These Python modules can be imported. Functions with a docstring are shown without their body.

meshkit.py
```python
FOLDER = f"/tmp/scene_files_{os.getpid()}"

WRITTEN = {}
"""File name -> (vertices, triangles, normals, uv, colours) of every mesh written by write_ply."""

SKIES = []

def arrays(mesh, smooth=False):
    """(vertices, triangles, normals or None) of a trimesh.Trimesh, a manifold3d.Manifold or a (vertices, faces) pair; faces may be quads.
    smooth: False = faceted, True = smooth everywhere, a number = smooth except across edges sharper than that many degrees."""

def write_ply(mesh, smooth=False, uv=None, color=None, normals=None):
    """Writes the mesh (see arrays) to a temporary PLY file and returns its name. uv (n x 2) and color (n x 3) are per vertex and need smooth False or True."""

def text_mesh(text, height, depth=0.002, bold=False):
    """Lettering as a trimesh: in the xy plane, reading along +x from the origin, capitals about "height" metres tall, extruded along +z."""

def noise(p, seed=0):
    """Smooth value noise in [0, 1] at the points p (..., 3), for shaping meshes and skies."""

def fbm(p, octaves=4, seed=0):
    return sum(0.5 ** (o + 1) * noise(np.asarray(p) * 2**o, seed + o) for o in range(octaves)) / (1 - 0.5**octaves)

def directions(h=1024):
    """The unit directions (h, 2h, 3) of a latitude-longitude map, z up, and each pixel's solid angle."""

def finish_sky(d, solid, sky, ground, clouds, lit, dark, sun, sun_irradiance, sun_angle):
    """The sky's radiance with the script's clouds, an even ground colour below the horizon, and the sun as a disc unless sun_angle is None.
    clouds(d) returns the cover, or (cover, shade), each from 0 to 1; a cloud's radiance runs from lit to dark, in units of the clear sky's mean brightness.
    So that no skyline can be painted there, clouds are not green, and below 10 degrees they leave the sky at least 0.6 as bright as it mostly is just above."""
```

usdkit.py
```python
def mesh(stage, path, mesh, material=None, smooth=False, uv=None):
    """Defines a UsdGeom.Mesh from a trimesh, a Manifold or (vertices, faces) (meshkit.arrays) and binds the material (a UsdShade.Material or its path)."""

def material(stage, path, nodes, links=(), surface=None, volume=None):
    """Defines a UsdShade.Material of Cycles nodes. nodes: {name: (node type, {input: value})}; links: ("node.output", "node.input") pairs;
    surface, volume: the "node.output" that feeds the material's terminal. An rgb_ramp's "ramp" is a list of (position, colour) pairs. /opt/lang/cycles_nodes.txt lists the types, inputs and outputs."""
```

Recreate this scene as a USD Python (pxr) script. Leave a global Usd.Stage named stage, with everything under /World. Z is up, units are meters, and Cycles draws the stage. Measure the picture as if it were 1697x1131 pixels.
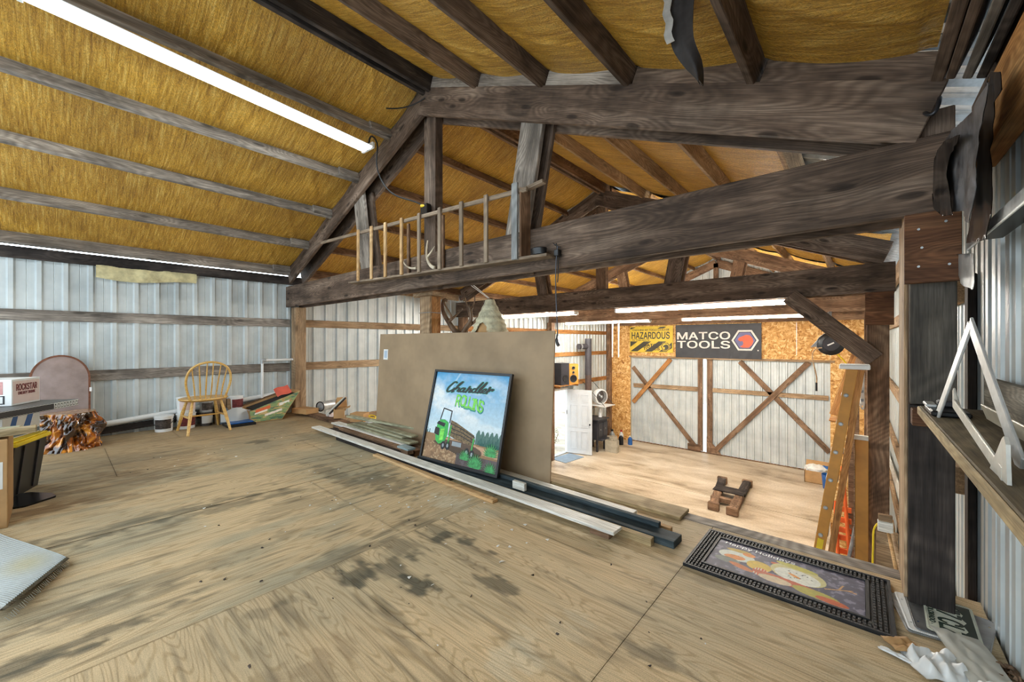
import math, random
import numpy as np, trimesh, manifold3d as m3, shapely, shapely.geometry as sg, shapely.affinity as sa, shapely.ops as so
import usdkit, meshkit
from meshkit import noise, fbm
from pxr import Usd, UsdGeom, UsdLux, UsdShade, Gf, Sdf, Vt

stage = Usd.Stage.CreateInMemory()
UsdGeom.SetStageUpAxis(stage, 'Z'); UsdGeom.SetStageMetersPerUnit(stage, 1.0)
UsdGeom.Xform.Define(stage, '/World'); UsdGeom.Scope.Define(stage, '/World/Looks')

# ---------------------------------------------------------------- camera, sky, exposure
F, CX, CY, H = 660.0, 848.5, 567.0, 1.18          # focal length in pixels of the 1697 px wide frame; eye height over the loft floor
YAW = math.atan(576.5 / 660)
FW = np.array([-math.sin(YAW), math.cos(YAW), 0]); RT = np.array([math.cos(YAW), math.sin(YAW), 0]); UP = np.array([0, 0, 1.0])
cam = UsdGeom.Camera.Define(stage, '/World/camera')
cam.AddTransformOp().Set(Gf.Matrix4d(*RT, 0, *UP, 0, *(-FW), 0, 0, 0, H, 1))
cam.CreateHorizontalApertureAttr(36.0); cam.CreateFocalLengthAttr(36.0 * F / 1697)
cam.CreateClippingRangeAttr(Gf.Vec2f(0.02, 500)); cam.CreateExposureAttr(EXPO := 0.0)
sky = UsdLux.DomeLight.Define(stage, '/World/sky')
sky.CreateIntensityAttr(0.95); sky.CreateColorAttr(Gf.Vec3f(0.78, 0.91, 1.0))
NEAR_LAMP, FAR_LAMP = 33.0, 195.0                   # tube emission strengths

def at(px, py, X=None, Y=None, Z=None):            # the point of a wall, truss plane or floor that the photograph shows at a pixel
    d = FW + RT * (px - CX) / F - UP * (py - CY) / F
    t = X / d[0] if X is not None else Y / d[1] if Y is not None else (Z - H) / d[2]
    return np.array([0, 0, H]) + d * t

# ---------------------------------------------------------------- helpers
used = {}
def numbered(parent, name):
    k = used.get((parent, name), 0); used[(parent, name)] = k + 1
    return f'{parent}/{name}' + (f'_{k:03d}' if k else '')
LOC = {}                                            # path -> 4x4 (column) matrix of a thing
def M4(loc=(0, 0, 0), rz=0):
    c, s = math.cos(rz), math.sin(rz); m = np.eye(4); m[:2, :2] = [[c, -s], [s, c]]; m[:3, 3] = loc; return m
def gf(m): return Gf.Matrix4d(*np.asarray(m, float).T.ravel().tolist())
def data(p, **k):
    for a, b in k.items():
        if b: p.SetCustomDataByKey(a, b)
def thing(name, label=None, cat=None, loc=(0, 0, 0), rz=0, group=None, kind=None, parent='/World', m=None):
    path = numbered(parent, name)
    x = UsdGeom.Xform.Define(stage, path); m = M4(loc, rz) if m is None else m
    x.AddTransformOp().Set(gf(m)); LOC[path] = m
    data(x.GetPrim(), label=label, category=cat, group=group, kind=kind)
    return path
def wm(path):                                       # world matrix of a path made by thing/part
    m = np.eye(4); parts = path.split('/')
    for i in range(2, len(parts) + 1):
        m = m @ LOC.get('/'.join(parts[:i]), np.eye(4))
    return m
def part(parent, name, mesh, mat, label=None, smooth=False, m=None, w=False, cd=None, kind=None):
    """A Mesh under a thing or part. w: vertices are in world space; m: own matrix (world if w)."""
    path = numbered(parent, name)
    if w and m is None: m = np.eye(4)
    if w: m = np.linalg.inv(wm(parent)) @ m
    g = usdkit.mesh(stage, path, mesh, MATS[mat], smooth)
    if m is not None:
        g.AddTransformOp().Set(gf(m)); LOC[path] = np.asarray(m, float)
    if cd is not None:
        UsdGeom.PrimvarsAPI(g).CreatePrimvar('Cd', Sdf.ValueTypeNames.Color3fArray, 'vertex').Set(Vt.Vec3fArray.FromNumpy(np.asarray(cd, np.float32)))
    data(g.GetPrim(), label=label, kind=kind)
    return path
def solo(name, mesh, mat, label, cat, group=None, kind=None, smooth=False, m=None, cd=None):
    p = part('/World', name, mesh, mat, label, smooth, m=m, cd=cd, kind=kind)
    data(stage.GetPrimAtPath(p), category=cat, group=group); return p
def copy(src, name, label, cat, loc, rz=0, group=None, m=None):
    path = numbered('/World', name)
    x = UsdGeom.Xform.Define(stage, path); x.GetPrim().GetReferences().AddInternalReference(src)
    x.ClearXformOpOrder(); x.MakeMatrixXform().Set(gf(M4(loc, rz) if m is None else m)); x.GetPrim().SetInstanceable(True)
    data(x.GetPrim(), label=label, category=cat, group=group); return path

def cat_(*ms): return trimesh.util.concatenate([x for x in ms])
def tri(x):
    if isinstance(x, trimesh.Trimesh): return x
    v, f, _ = meshkit.arrays(x); return trimesh.Trimesh(v, f, process=False)
def box(x0, x1, y0, y1, z0, z1, c=0.0):
    e = np.array([x1 - x0, y1 - y0, z1 - z0]); b = trimesh.creation.box(e)
    if c: b = cham(*e, c)
    b.apply_translation([(x0 + x1) / 2, (y0 + y1) / 2, (z0 + z1) / 2]); return b
def cham(a, b, c, r):
    r = min(r, a / 2.2, b / 2.2, c / 2.2); p = []
    for s in np.ndindex(2, 2, 2):
        s = np.array(s) * 2 - 1; h = np.array([a, b, c]) / 2
        for k in range(3):
            q = h - r; q[k] = h[k]; p.append(q * s)
    return trimesh.convex.convex_hull(np.array(p))
def frame(p0, p1, up=(0, 0, 1)):
    p0, p1 = np.array(p0, float), np.array(p1, float); x = p1 - p0; L = np.linalg.norm(x); x /= L
    y = np.cross(up, x); y /= np.linalg.norm(y); z = np.cross(x, y)
    m = np.eye(4); m[:3, 0], m[:3, 1], m[:3, 2], m[:3, 3] = x, y, z, (p0 + p1) / 2
    return m, L
def beam(parent, name, p0, p1, w, h, mat, up=(0, 0, 1), c=0.004, label=None):
    """A timber from p0 to p1 (centre line), w across, h along up; its mesh has its own frame so that the grain runs along it."""
    m, L = frame(p0, p1, up)
    return part(parent, name, cham(L, w, h, c), mat, label, m=m, w=True)
def tube(pts, r, n=10, closed=False):
    pts = np.array(pts, float); k = len(pts); rr = np.broadcast_to(r, k)
    tg = np.gradient(pts, axis=0) if not closed else np.roll(pts, -1, 0) - np.roll(pts, 1, 0)
    tg /= np.maximum(np.linalg.norm(tg, axis=1, keepdims=True), 1e-9)
    u = np.cross(tg[0], [0, 0, 1.0]); u = u if np.linalg.norm(u) > .1 else np.cross(tg[0], [1.0, 0, 0]); v = []
    a = np.linspace(0, 2 * np.pi, n, endpoint=False)
    for i in range(k):
        u = u - tg[i] * (u @ tg[i]); u /= np.linalg.norm(u); b = np.cross(tg[i], u)
        v.append(pts[i] + rr[i] * (np.cos(a)[:, None] * u + np.sin(a)[:, None] * b))
    f = []
    for i in range(k if closed else k - 1):
        j = (i + 1) % k
        for s in range(n):
            t = (s + 1) % n; f += [[i * n + s, i * n + t, j * n + t], [i * n + s, j * n + t, j * n + s]]
    v = list(np.vstack(v))
    if not closed:
        for e, i in ((0, 0), (k - 1, 1)):
            c = len(v); v.append(pts[e])
            for s in range(n):
                t = (s + 1) % n; f.append([c, e * n + t, e * n + s] if i == 0 else [c, e * n + s, e * n + t])
    return trimesh.Trimesh(np.array(v), np.array(f), process=False)
def cyl(p0, p1, r, n=16, r1=None): return tube([p0, p1], [r, r if r1 is None else r1], n)
def curve(pts, n=24):
    from scipy.interpolate import CubicSpline
    pts = np.array(pts, float); t = np.r_[0, np.cumsum(np.linalg.norm(np.diff(pts, axis=0), axis=1))]
    return CubicSpline(t, pts)(np.linspace(0, t[-1], n))
def lathe(prof, n=28):
    return trimesh.creation.revolve(np.array(prof, float), sections=n)
def ext(poly, d):
    gs = [g for g in getattr(poly, 'geoms', [poly]) if g.area > 1e-9]
    return trimesh.util.concatenate([trimesh.creation.extrude_polygon(g, d, engine='earcut') for g in gs])
def grid(nu, nv, fn, thick=0.0):
    """A sheet from fn(u, v) -> (n, 3); thick: closed with a back side."""
    u, v = np.meshgrid(np.linspace(0, 1, nu), np.linspace(0, 1, nv), indexing='ij'); p = fn(u.ravel(), v.ravel())
    i = np.arange(nu * nv).reshape(nu, nv); a, b, c, d = i[:-1, :-1].ravel(), i[1:, :-1].ravel(), i[1:, 1:].ravel(), i[:-1, 1:].ravel()
    f = np.vstack([np.c_[a, b, c], np.c_[a, c, d]])
    m = trimesh.Trimesh(p, f, process=False)
    if thick:
        nrm = m.vertex_normals; k = len(p)
        e = np.concatenate([i[0, ::-1], i[:, 0][1:], i[-1, 1:], i[::-1, -1][1:-1]]); e2 = np.roll(e, -1)
        m = trimesh.Trimesh(np.vstack([p, p - nrm * thick]), np.vstack([f, f[:, ::-1] + k, np.c_[e, e2 + 0, e2 + k], np.c_[e, e2 + k, e + k]]), process=False)
    return m
def plane_m(o, xdir, ydir):                         # local xy plane placed at o with given axes (z = x cross y)
    x = np.array(xdir, float); x /= np.linalg.norm(x); y = np.array(ydir, float); y -= x * (x @ y); y /= np.linalg.norm(y)
    m = np.eye(4); m[:3, 0], m[:3, 1], m[:3, 2], m[:3, 3] = x, y, np.cross(x, y), o; return m

# ---------------------------------------------------------------- materials
MATS = {}
def lin(c):
    c = np.array(c, float); c = c / 255 if c.max() > 1 else c
    return tuple(np.where(c <= .04045, c / 12.92, ((c + .055) / 1.055) ** 2.4))
def MAT(name, nodes, links, surface='p.BSDF'):
    MATS[name] = usdkit.material(stage, '/World/Looks/' + name, nodes, links, surface=surface)
def wood(name, dark, base, light, rough=.75, stain=.45, knots=.7, s=1.0, bump=.25, spec=.3):
    d, b, l = lin(dark), lin(base), lin(light)
    k = tuple(x * .35 for x in d)
    MAT(name, {'tc': ('texture_coordinate', {}), 'oi': ('object_info', {}), 'vs': ('vector_math', {'math_type': 'scale', 'vector1': (31.0, 17.0, 13.0)}), 'va': ('vector_math', {'math_type': 'add'}),
        'm1': ('mapping', {'scale': (1.1 * s, 9 * s, 9 * s)}), 'n1': ('noise_texture', {'scale': 1.0, 'detail': 4.0, 'roughness': .6, 'distortion': .4}),
        'm2': ('mapping', {'scale': (.55 * s, 1.0 * s, 5.0 * s)}), 'n2': ('noise_texture', {'scale': 1.0, 'detail': 1.0, 'roughness': .4}),
        'mul': ('math', {'math_type': 'multiply', 'value2': 190.0}), 'sin': ('math', {'math_type': 'sine'}), 'mr': ('map_range', {'from_min': -1.0, 'from_max': 1.0, 'to_min': 0.0, 'to_max': .5}),
        'm3': ('mapping', {'scale': (5 * s, 150 * s, 150 * s)}), 'n3': ('noise_texture', {'scale': 1.0, 'detail': 4.0, 'roughness': .7}),
        'n4': ('noise_texture', {'scale': 2.3, 'detail': 4.0, 'roughness': .65}), 'r4': ('rgb_ramp', {'ramp': [(0.36, (1 - stain,) * 3), (.58, (1, 1, 1))]}),
        'sx': ('separate_xyz', {}), 'cx': ('combine_xyz', {}), 'm5': ('mapping', {'scale': (1.5 * s, 4.6 * s, 1.0)}), 'kd': ('map_range', {'from_min': 0.0, 'from_max': .42, 'to_min': 24.0 * min(1, knots * 2), 'to_max': 0.0, 'clamp': True}), 'ka': ('math', {'math_type': 'add'}), 'v5': ('voronoi_texture', {'dimensions': '2D', 'scale': 1.0, 'randomness': 1.0}), 'r5': ('rgb_ramp', {'ramp': [(0.0, (knots,) * 3), (.06, (knots * .75,) * 3), (.085, (knots * .2,) * 3), (.10, (0, 0, 0))]}),
        'r1': ('rgb_ramp', {'ramp': [(.28, d), (.5, b), (.72, l)]}), 'x1': ('mix', {'mix_type': 'mix', 'color2': d}), 'x2': ('mix', {'mix_type': 'multiply', 'fac': 1.0}), 'x3': ('mix', {'mix_type': 'mix', 'color2': k}),
        'r3': ('rgb_ramp', {'ramp': [(.3, (.55,) * 3), (.62, (1.14,) * 3)]}), 'x4': ('mix', {'mix_type': 'multiply', 'fac': 1.0}),
        'bu': ('bump', {'strength': bump, 'distance': .004}), 'p': ('principled_bsdf', {'roughness': rough, 'specular_ior_level': spec})},
        [('oi.random', 'vs.scale'), ('tc.object', 'va.vector1'), ('vs.vector', 'va.vector2'), ('va.vector', 'm1.vector'), ('m1.vector', 'n1.vector'), ('va.vector', 'm2.vector'), ('m2.vector', 'n2.vector'),
         ('n2.fac', 'mul.value1'), ('mul.value', 'ka.value1'), ('v5.distance', 'kd.value'), ('kd.result', 'ka.value2'), ('ka.value', 'sin.value1'), ('sin.value', 'mr.value'), ('va.vector', 'm3.vector'), ('m3.vector', 'n3.vector'), ('va.vector', 'n4.vector'), ('n4.fac', 'r4.fac'),
         ('va.vector', 'sx.vector'), ('sx.x', 'cx.x'), ('sx.z', 'cx.y'), ('cx.vector', 'm5.vector'), ('m5.vector', 'v5.vector'), ('v5.distance', 'r5.fac'), ('n1.fac', 'r1.fac'), ('r1.color', 'x1.color1'), ('mr.result', 'x1.fac'), ('x1.color', 'x2.color1'), ('r4.color', 'x2.color2'),
         ('x2.color', 'x3.color1'), ('r5.color', 'x3.fac'), ('n3.fac', 'r3.fac'), ('x3.color', 'x4.color1'), ('r3.color', 'x4.color2'), ('x4.color', 'p.base_color'), ('n3.fac', 'bu.height'), ('bu.normal', 'p.normal')])
def plain(name, c, rough=.6, metal=0.0, var=.12, scale=6.0, spec=.5, bump=0.0, bscale=60.0, cd=False, detail=5.0, trans=0.0, coat=0.0, alpha=1.0):
    c = lin(c)
    n = {'tc': ('texture_coordinate', {}), 'n': ('noise_texture', {'scale': scale, 'detail': detail, 'roughness': .6}), 'r': ('rgb_ramp', {'ramp': [(.3, (1 - var * 1.6,) * 3), (.62, (1 + var * .6,) * 3)]}),
         'x': ('mix', {'mix_type': 'multiply', 'fac': 1.0, 'color1': c}), 'p': ('principled_bsdf', {'roughness': rough, 'metallic': metal, 'specular_ior_level': spec, 'transmission_weight': trans, 'coat_weight': coat, 'alpha': alpha})}
    l = [('tc.object', 'n.vector'), ('n.fac', 'r.fac'), ('r.color', 'x.color2'), ('x.color', 'p.base_color')]
    if cd: n['a'] = ('attribute', {'attribute': 'Cd'}); l.append(('a.color', 'x.color1'))
    if bump:
        n['n2'] = ('noise_texture', {'scale': bscale, 'detail': 3.0}); n['b'] = ('bump', {'strength': bump, 'distance': .01}); l += [('tc.object', 'n2.vector'), ('n2.fac', 'b.height'), ('b.normal', 'p.normal')]
    MAT(name, n, l)
wood('truss_wood', (72, 58, 49), (121, 101, 86), (162, 141, 124), stain=.45, knots=.9)
wood('grey_wood', (106, 98, 90), (160, 150, 140), (204, 194, 182), stain=.4)
wood('brown_wood', (96, 72, 54), (148, 116, 90), (182, 152, 124), stain=.4)
wood('tan_wood', (136, 110, 84), (182, 152, 118), (216, 190, 156), stain=.3)
wood('pine_wood', (165, 125, 82), (205, 165, 115), (230, 200, 155), stain=.15, knots=.5)
wood('chair_wood', (200, 150, 74), (228, 184, 104), (242, 208, 140), stain=.08, knots=0.0, rough=.35, spec=.5)
wood('red_ply', (84, 54, 36), (124, 84, 57), (154, 112, 80), stain=.35, knots=.5)
wood('black_wood', (38, 33, 32), (66, 58, 54), (110, 98, 90), stain=.6)
wood('white_board', (212, 210, 200), (230, 229, 222), (243, 242, 237), stain=.08, knots=0.0, bump=.1, rough=.5)
wood('sage_board', (140, 138, 112), (172, 170, 142), (200, 198, 172), stain=.35, knots=0.0)
wood('ply_edge', (150, 128, 92), (186, 164, 124), (212, 192, 154), stain=.35, knots=.4)
wood('teal_board', (38, 50, 56), (62, 76, 82), (96, 108, 112), stain=.35, knots=0.0)
wood('orange_wood', (150, 98, 52), (192, 136, 80), (218, 170, 112), stain=.25, knots=.6)
for nm, sc, sc2 in (('floor_ply', (80, 3, 80), (7, .8, 1)), ('floor_ply_cross', (3, 80, 80), (.8, 7, 1))):
    MAT(nm, {'a': ('attribute', {'attribute': 'Cd'}), 'tc': ('texture_coordinate', {}), 'm': ('mapping', {'scale': sc}), 'n': ('noise_texture', {'scale': 1.0, 'detail': 6.0, 'roughness': .7}),
    'r': ('rgb_ramp', {'ramp': [(.25, (.62,) * 3), (.5, (1,) * 3), (.75, (1.2,) * 3)]}), 'n2': ('noise_texture', {'scale': 230.0, 'detail': 2.0}), 'r2': ('rgb_ramp', {'ramp': [(.3, (.84,) * 3), (.65, (1.1,) * 3)]}),
    'm3': ('mapping', {'scale': sc2}), 'n3': ('noise_texture', {'scale': 1.0, 'detail': 1.5}), 'mu': ('math', {'math_type': 'multiply', 'value2': 170.0}), 'si': ('math', {'math_type': 'sine'}), 'r3': ('rgb_ramp', {'ramp': [(0.0, (.80, .77, .72)), (.35, (1, 1, 1))]}), 'mr': ('map_range', {'from_min': -1.0, 'from_max': 1.0}),
    'x': ('mix', {'mix_type': 'multiply', 'fac': 1.0}), 'x2': ('mix', {'mix_type': 'multiply', 'fac': 1.0}), 'x3': ('mix', {'mix_type': 'multiply', 'fac': 1.0}), 'b': ('bump', {'strength': .3, 'distance': .003}), 'p': ('principled_bsdf', {'roughness': .7, 'specular_ior_level': .25})},
    [('tc.object', 'm.vector'), ('m.vector', 'n.vector'), ('n.fac', 'r.fac'), ('tc.object', 'n2.vector'), ('n2.fac', 'r2.fac'), ('tc.object', 'm3.vector'), ('m3.vector', 'n3.vector'), ('n3.fac', 'mu.value1'), ('mu.value', 'si.value1'), ('si.value', 'mr.value'), ('mr.result', 'r3.fac'), ('a.color', 'x.color1'), ('r.color', 'x.color2'), ('x.color', 'x2.color1'), ('r2.color', 'x2.color2'), ('x2.color', 'x3.color1'), ('r3.color', 'x3.color2'), ('x3.color', 'p.base_color'), ('n.fac', 'b.height'), ('b.normal', 'p.normal')])
MAT('wall_metal', {'tc': ('texture_coordinate', {}), 'n': ('noise_texture', {'scale': 2.2, 'detail': 5.0, 'roughness': .6}), 'r': ('rgb_ramp', {'ramp': [(.3, lin((182, 190, 192))), (.65, lin((211, 217, 217)))]}),
    'm': ('mapping', {'scale': (30, 30, 9)}), 'v': ('noise_texture', {'scale': 1.3, 'detail': 4.0, 'roughness': .7}), 'rv': ('rgb_ramp', {'ramp': [(.0, (.25, .22, .2)), (.21, (.35, .32, .3)), (.245, (1, 1, 1))]}),
    'mz': ('mapping', {'scale': (14, 14, .8)}), 'nz': ('noise_texture', {'scale': 1.0, 'detail': 3.0}), 'rz': ('rgb_ramp', {'ramp': [(.3, (.92,) * 3), (.6, (1.01,) * 3)]}),
    'x': ('mix', {'mix_type': 'multiply', 'fac': .85}), 'x2': ('mix', {'mix_type': 'multiply', 'fac': 1.0}), 'p': ('principled_bsdf', {'roughness': .38, 'metallic': .12, 'specular_ior_level': .5})},
    [('tc.object', 'n.vector'), ('n.fac', 'r.fac'), ('tc.object', 'm.vector'), ('m.vector', 'v.vector'), ('v.fac', 'rv.fac'), ('r.color', 'x.color1'), ('rv.color', 'x.color2'), ('tc.object', 'mz.vector'), ('mz.vector', 'nz.vector'), ('nz.fac', 'rz.fac'), ('x.color', 'x2.color1'), ('rz.color', 'x2.color2'), ('x2.color', 'p.base_color')])
MAT('insulation', {'tc': ('texture_coordinate', {}), 'm': ('mapping', {'scale': (4, 60, 4)}), 'n': ('noise_texture', {'scale': 1.0, 'detail': 7.0, 'roughness': .72, 'distortion': .3}), 'n2': ('noise_texture', {'scale': 1.6, 'detail': 4.0}), 'n3': ('noise_texture', {'scale': 70.0, 'detail': 4.0, 'roughness': .7}),
    'r': ('rgb_ramp', {'ramp': [(.3, lin((146, 100, 18))), (.5, lin((206, 156, 50))), (.7, lin((240, 204, 112)))]}), 'r2': ('rgb_ramp', {'ramp': [(.3, (.74, .70, .62)), (.65, (1.1, 1.1, 1.1))]}), 'r3': ('rgb_ramp', {'ramp': [(.3, (.62,) * 3), (.66, (1.2,) * 3)]}),
    'x': ('mix', {'mix_type': 'multiply', 'fac': 1.0}), 'x3': ('mix', {'mix_type': 'multiply', 'fac': 1.0}), 'ad': ('math', {'math_type': 'add'}), 'b': ('bump', {'strength': .9, 'distance': .014}), 'p': ('principled_bsdf', {'roughness': .40, 'specular_ior_level': .55})},
    [('tc.object', 'm.vector'), ('m.vector', 'n.vector'), ('tc.object', 'n2.vector'), ('tc.object', 'n3.vector'), ('n.fac', 'r.fac'), ('n2.fac', 'r2.fac'), ('n3.fac', 'r3.fac'), ('r.color', 'x.color1'), ('r2.color', 'x.color2'), ('x.color', 'x3.color1'), ('r3.color', 'x3.color2'), ('x3.color', 'p.base_color'), ('n.fac', 'ad.value1'), ('n3.fac', 'ad.value2'), ('ad.value', 'b.height'), ('b.normal', 'p.normal')])
MAT('osb', {'tc': ('texture_coordinate', {}), 'n': ('noise_texture', {'scale': 5.0, 'detail': 2.0}), 'vm': ('vector_math', {'math_type': 'multiply_add', 'vector2': (.25, .25, .25)}), 'm': ('mapping', {'scale': (10, 13, 30), 'rotation': (0, .25, 0)}), 'v': ('voronoi_texture', {'scale': 1.0}), 'bw': ('separate_color', {}),
    'm2': ('mapping', {'scale': (24, 20, 11), 'rotation': (0, .4, .3)}), 'v2': ('voronoi_texture', {'scale': 1.0}), 'bw2': ('separate_color', {}), 'av': ('math', {'math_type': 'add'}), 'hf': ('math', {'math_type': 'multiply', 'value2': .5}),
    'r': ('rgb_ramp', {'ramp': [(.05, lin((150, 100, 48))), (.3, lin((196, 142, 78))), (.6, lin((220, 172, 106))), (.9, lin((242, 212, 156)))]}), 'b': ('bump', {'strength': .25, 'distance': .003}), 'p': ('principled_bsdf', {'roughness': .65, 'specular_ior_level': .3})},
    [('tc.object', 'n.vector'), ('n.color', 'vm.vector1'), ('tc.object', 'vm.vector3'), ('vm.vector', 'm.vector'), ('m.vector', 'v.vector'), ('v.color', 'bw.color'), ('vm.vector', 'm2.vector'), ('m2.vector', 'v2.vector'), ('v2.color', 'bw2.color'), ('bw.r', 'av.value1'), ('bw2.r', 'av.value2'), ('av.value', 'hf.value1'), ('hf.value', 'r.fac'), ('r.color', 'p.base_color'), ('hf.value', 'b.height'), ('b.normal', 'p.normal')])
MAT('concrete', {'tc': ('texture_coordinate', {}), 'm': ('mapping', {'scale': (.5, 1.1, 1)}), 'n': ('noise_texture', {'scale': 1.4, 'detail': 8.0, 'roughness': .62, 'distortion': .4}), 'r': ('rgb_ramp', {'ramp': [(.3, lin((136, 116, 92))), (.46, lin((190, 172, 146))), (.66, lin((216, 202, 180)))]}),
    'n2': ('noise_texture', {'scale': 30.0, 'detail': 4.0}), 'r2': ('rgb_ramp', {'ramp': [(.3, (.86,) * 3), (.65, (1.06,) * 3)]}), 'x': ('mix', {'mix_type': 'multiply', 'fac': 1.0}), 'p': ('principled_bsdf', {'roughness': .5, 'specular_ior_level': .4})},
    [('tc.object', 'm.vector'), ('m.vector', 'n.vector'), ('n.fac', 'r.fac'), ('tc.object', 'n2.vector'), ('n2.fac', 'r2.fac'), ('r.color', 'x.color1'), ('r2.color', 'x.color2'), ('x.color', 'p.base_color')])
for nm, col, st in (('near_tube', (.84, .95, 1.0), NEAR_LAMP), ('far_tube', (1.0, .94, .84), FAR_LAMP)):
    MAT(nm, {'e': ('emission', {'color': col, 'strength': st})}, [], surface='e.emission')
plain('print', (255, 255, 255), .6, cd=True, var=.06, scale=30)
plain('white_paint', (232, 234, 234), .4, var=.05)
plain('steel', (150, 152, 154), .35, metal=.8, var=.2, scale=12)
plain('galv', (176, 180, 182), .4, metal=.55, var=.2, scale=14)
plain('black_plastic', (24, 25, 28), .35, var=.2)
plain('black_rubber', (30, 31, 34), .6, var=.25, scale=20)
plain('dark_cord', (34, 34, 36), .5)
plain('hardboard', (160, 138, 110), .55, var=.14, scale=2.2, spec=.35, bump=.1, bscale=300)
plain('card', (186, 146, 98), .8, var=.12, scale=5)
plain('paper', (226, 226, 222), .75, var=.06)
plain('insul_back', (208, 196, 150), .7, var=.25, scale=9)
wood('grey_dark', (60, 56, 52), (96, 90, 82), (132, 124, 114), stain=.4, knots=.9)
wood('dusty_wood', (100, 88, 68), (134, 120, 94), (168, 152, 122), stain=.4, knots=0.0)
wood('chip_board', (120, 112, 98), (170, 160, 142), (206, 196, 178), stain=.55, knots=0.0, s=2.0)
plain('clear_grey', (112, 112, 116), .25, var=.5, scale=14, spec=.7); plain('gloss_black', (13, 15, 19), .22, var=.3, scale=20, spec=.5); plain('black_cloth', (40, 37, 38), .7, var=.3, scale=30)
plain('steel_bright', (200, 202, 202), .35, metal=.3, var=.12, scale=20); plain('steel_dark', (70, 72, 78), .35, metal=.7, var=.2); plain('white_metal', (206, 204, 196), .35, metal=.3, var=.15, scale=12); plain('pale_metal', (196, 190, 172), .45, metal=.2, var=.2)
plain('plate_white', (206, 210, 196), .4, var=.1, scale=20); plain('plate_green', (46, 60, 52), .4, var=.15); plain('grey_paper', (186, 186, 178), .7, var=.08, scale=8); plain('bag_white', (226, 228, 228), .4, var=.06)
wood('pine_grey', (120, 104, 88), (160, 142, 122), (196, 178, 156), stain=.3, knots=.3); wood('white_grey', (130, 134, 136), (168, 172, 174), (198, 202, 202), stain=.35, knots=0.0); wood('pale_blue_wood', (120, 140, 146), (150, 170, 174), (176, 194, 196), stain=.2, knots=0.0)
plain('pale_blue', (176, 196, 216), .6); plain('antler', (214, 200, 176), .5, var=.2, scale=10); plain('antler_dark', (104, 82, 62), .5, var=.4, scale=8); plain('wicker', (206, 200, 170), .75, var=.25, scale=14, bump=.5, bscale=60)
plain('varnish', (255, 255, 255), .16, cd=True, var=.05, spec=.7, coat=1.0); plain('copper_face', (196, 178, 176), .27, metal=.8, var=.16, scale=5); plain('copper_rim', (128, 84, 64), .4, metal=.5, var=.3, scale=20)
plain('slate', (96, 98, 98), .5, var=.15); plain('pink', (206, 150, 146), .6, var=.15, scale=30); plain('pink_pale', (228, 208, 202), .6, var=.08); plain('dark_red', (120, 48, 52), .5, var=.3, scale=30); plain('print_dark', (74, 66, 62), .5, var=.6, scale=30); plain('flag_red', (226, 104, 84), .5); plain('frost', (198, 204, 206), .3, var=.05)
# ---------------------------------------------------------------- the shell
XL, XR, YF, ZG = -7.10, 0.42, 13.6, -2.4           # left wall, right wall, far wall, ground floor (loft floor is z = 0)
Y0 = -1.3                                            # the modelled part of the loft starts here, behind the camera
TRY = (2.6, 6.25, 9.93)                              # the trusses' planes
RIDGE = -3.37
def z_left(x): return 3.82 + .407 * (x - RIDGE)       # insulation plane, left slope
def z_right(x): return 3.90 - .407 * (x - RIDGE)
rng = np.random.default_rng(7)

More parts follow.
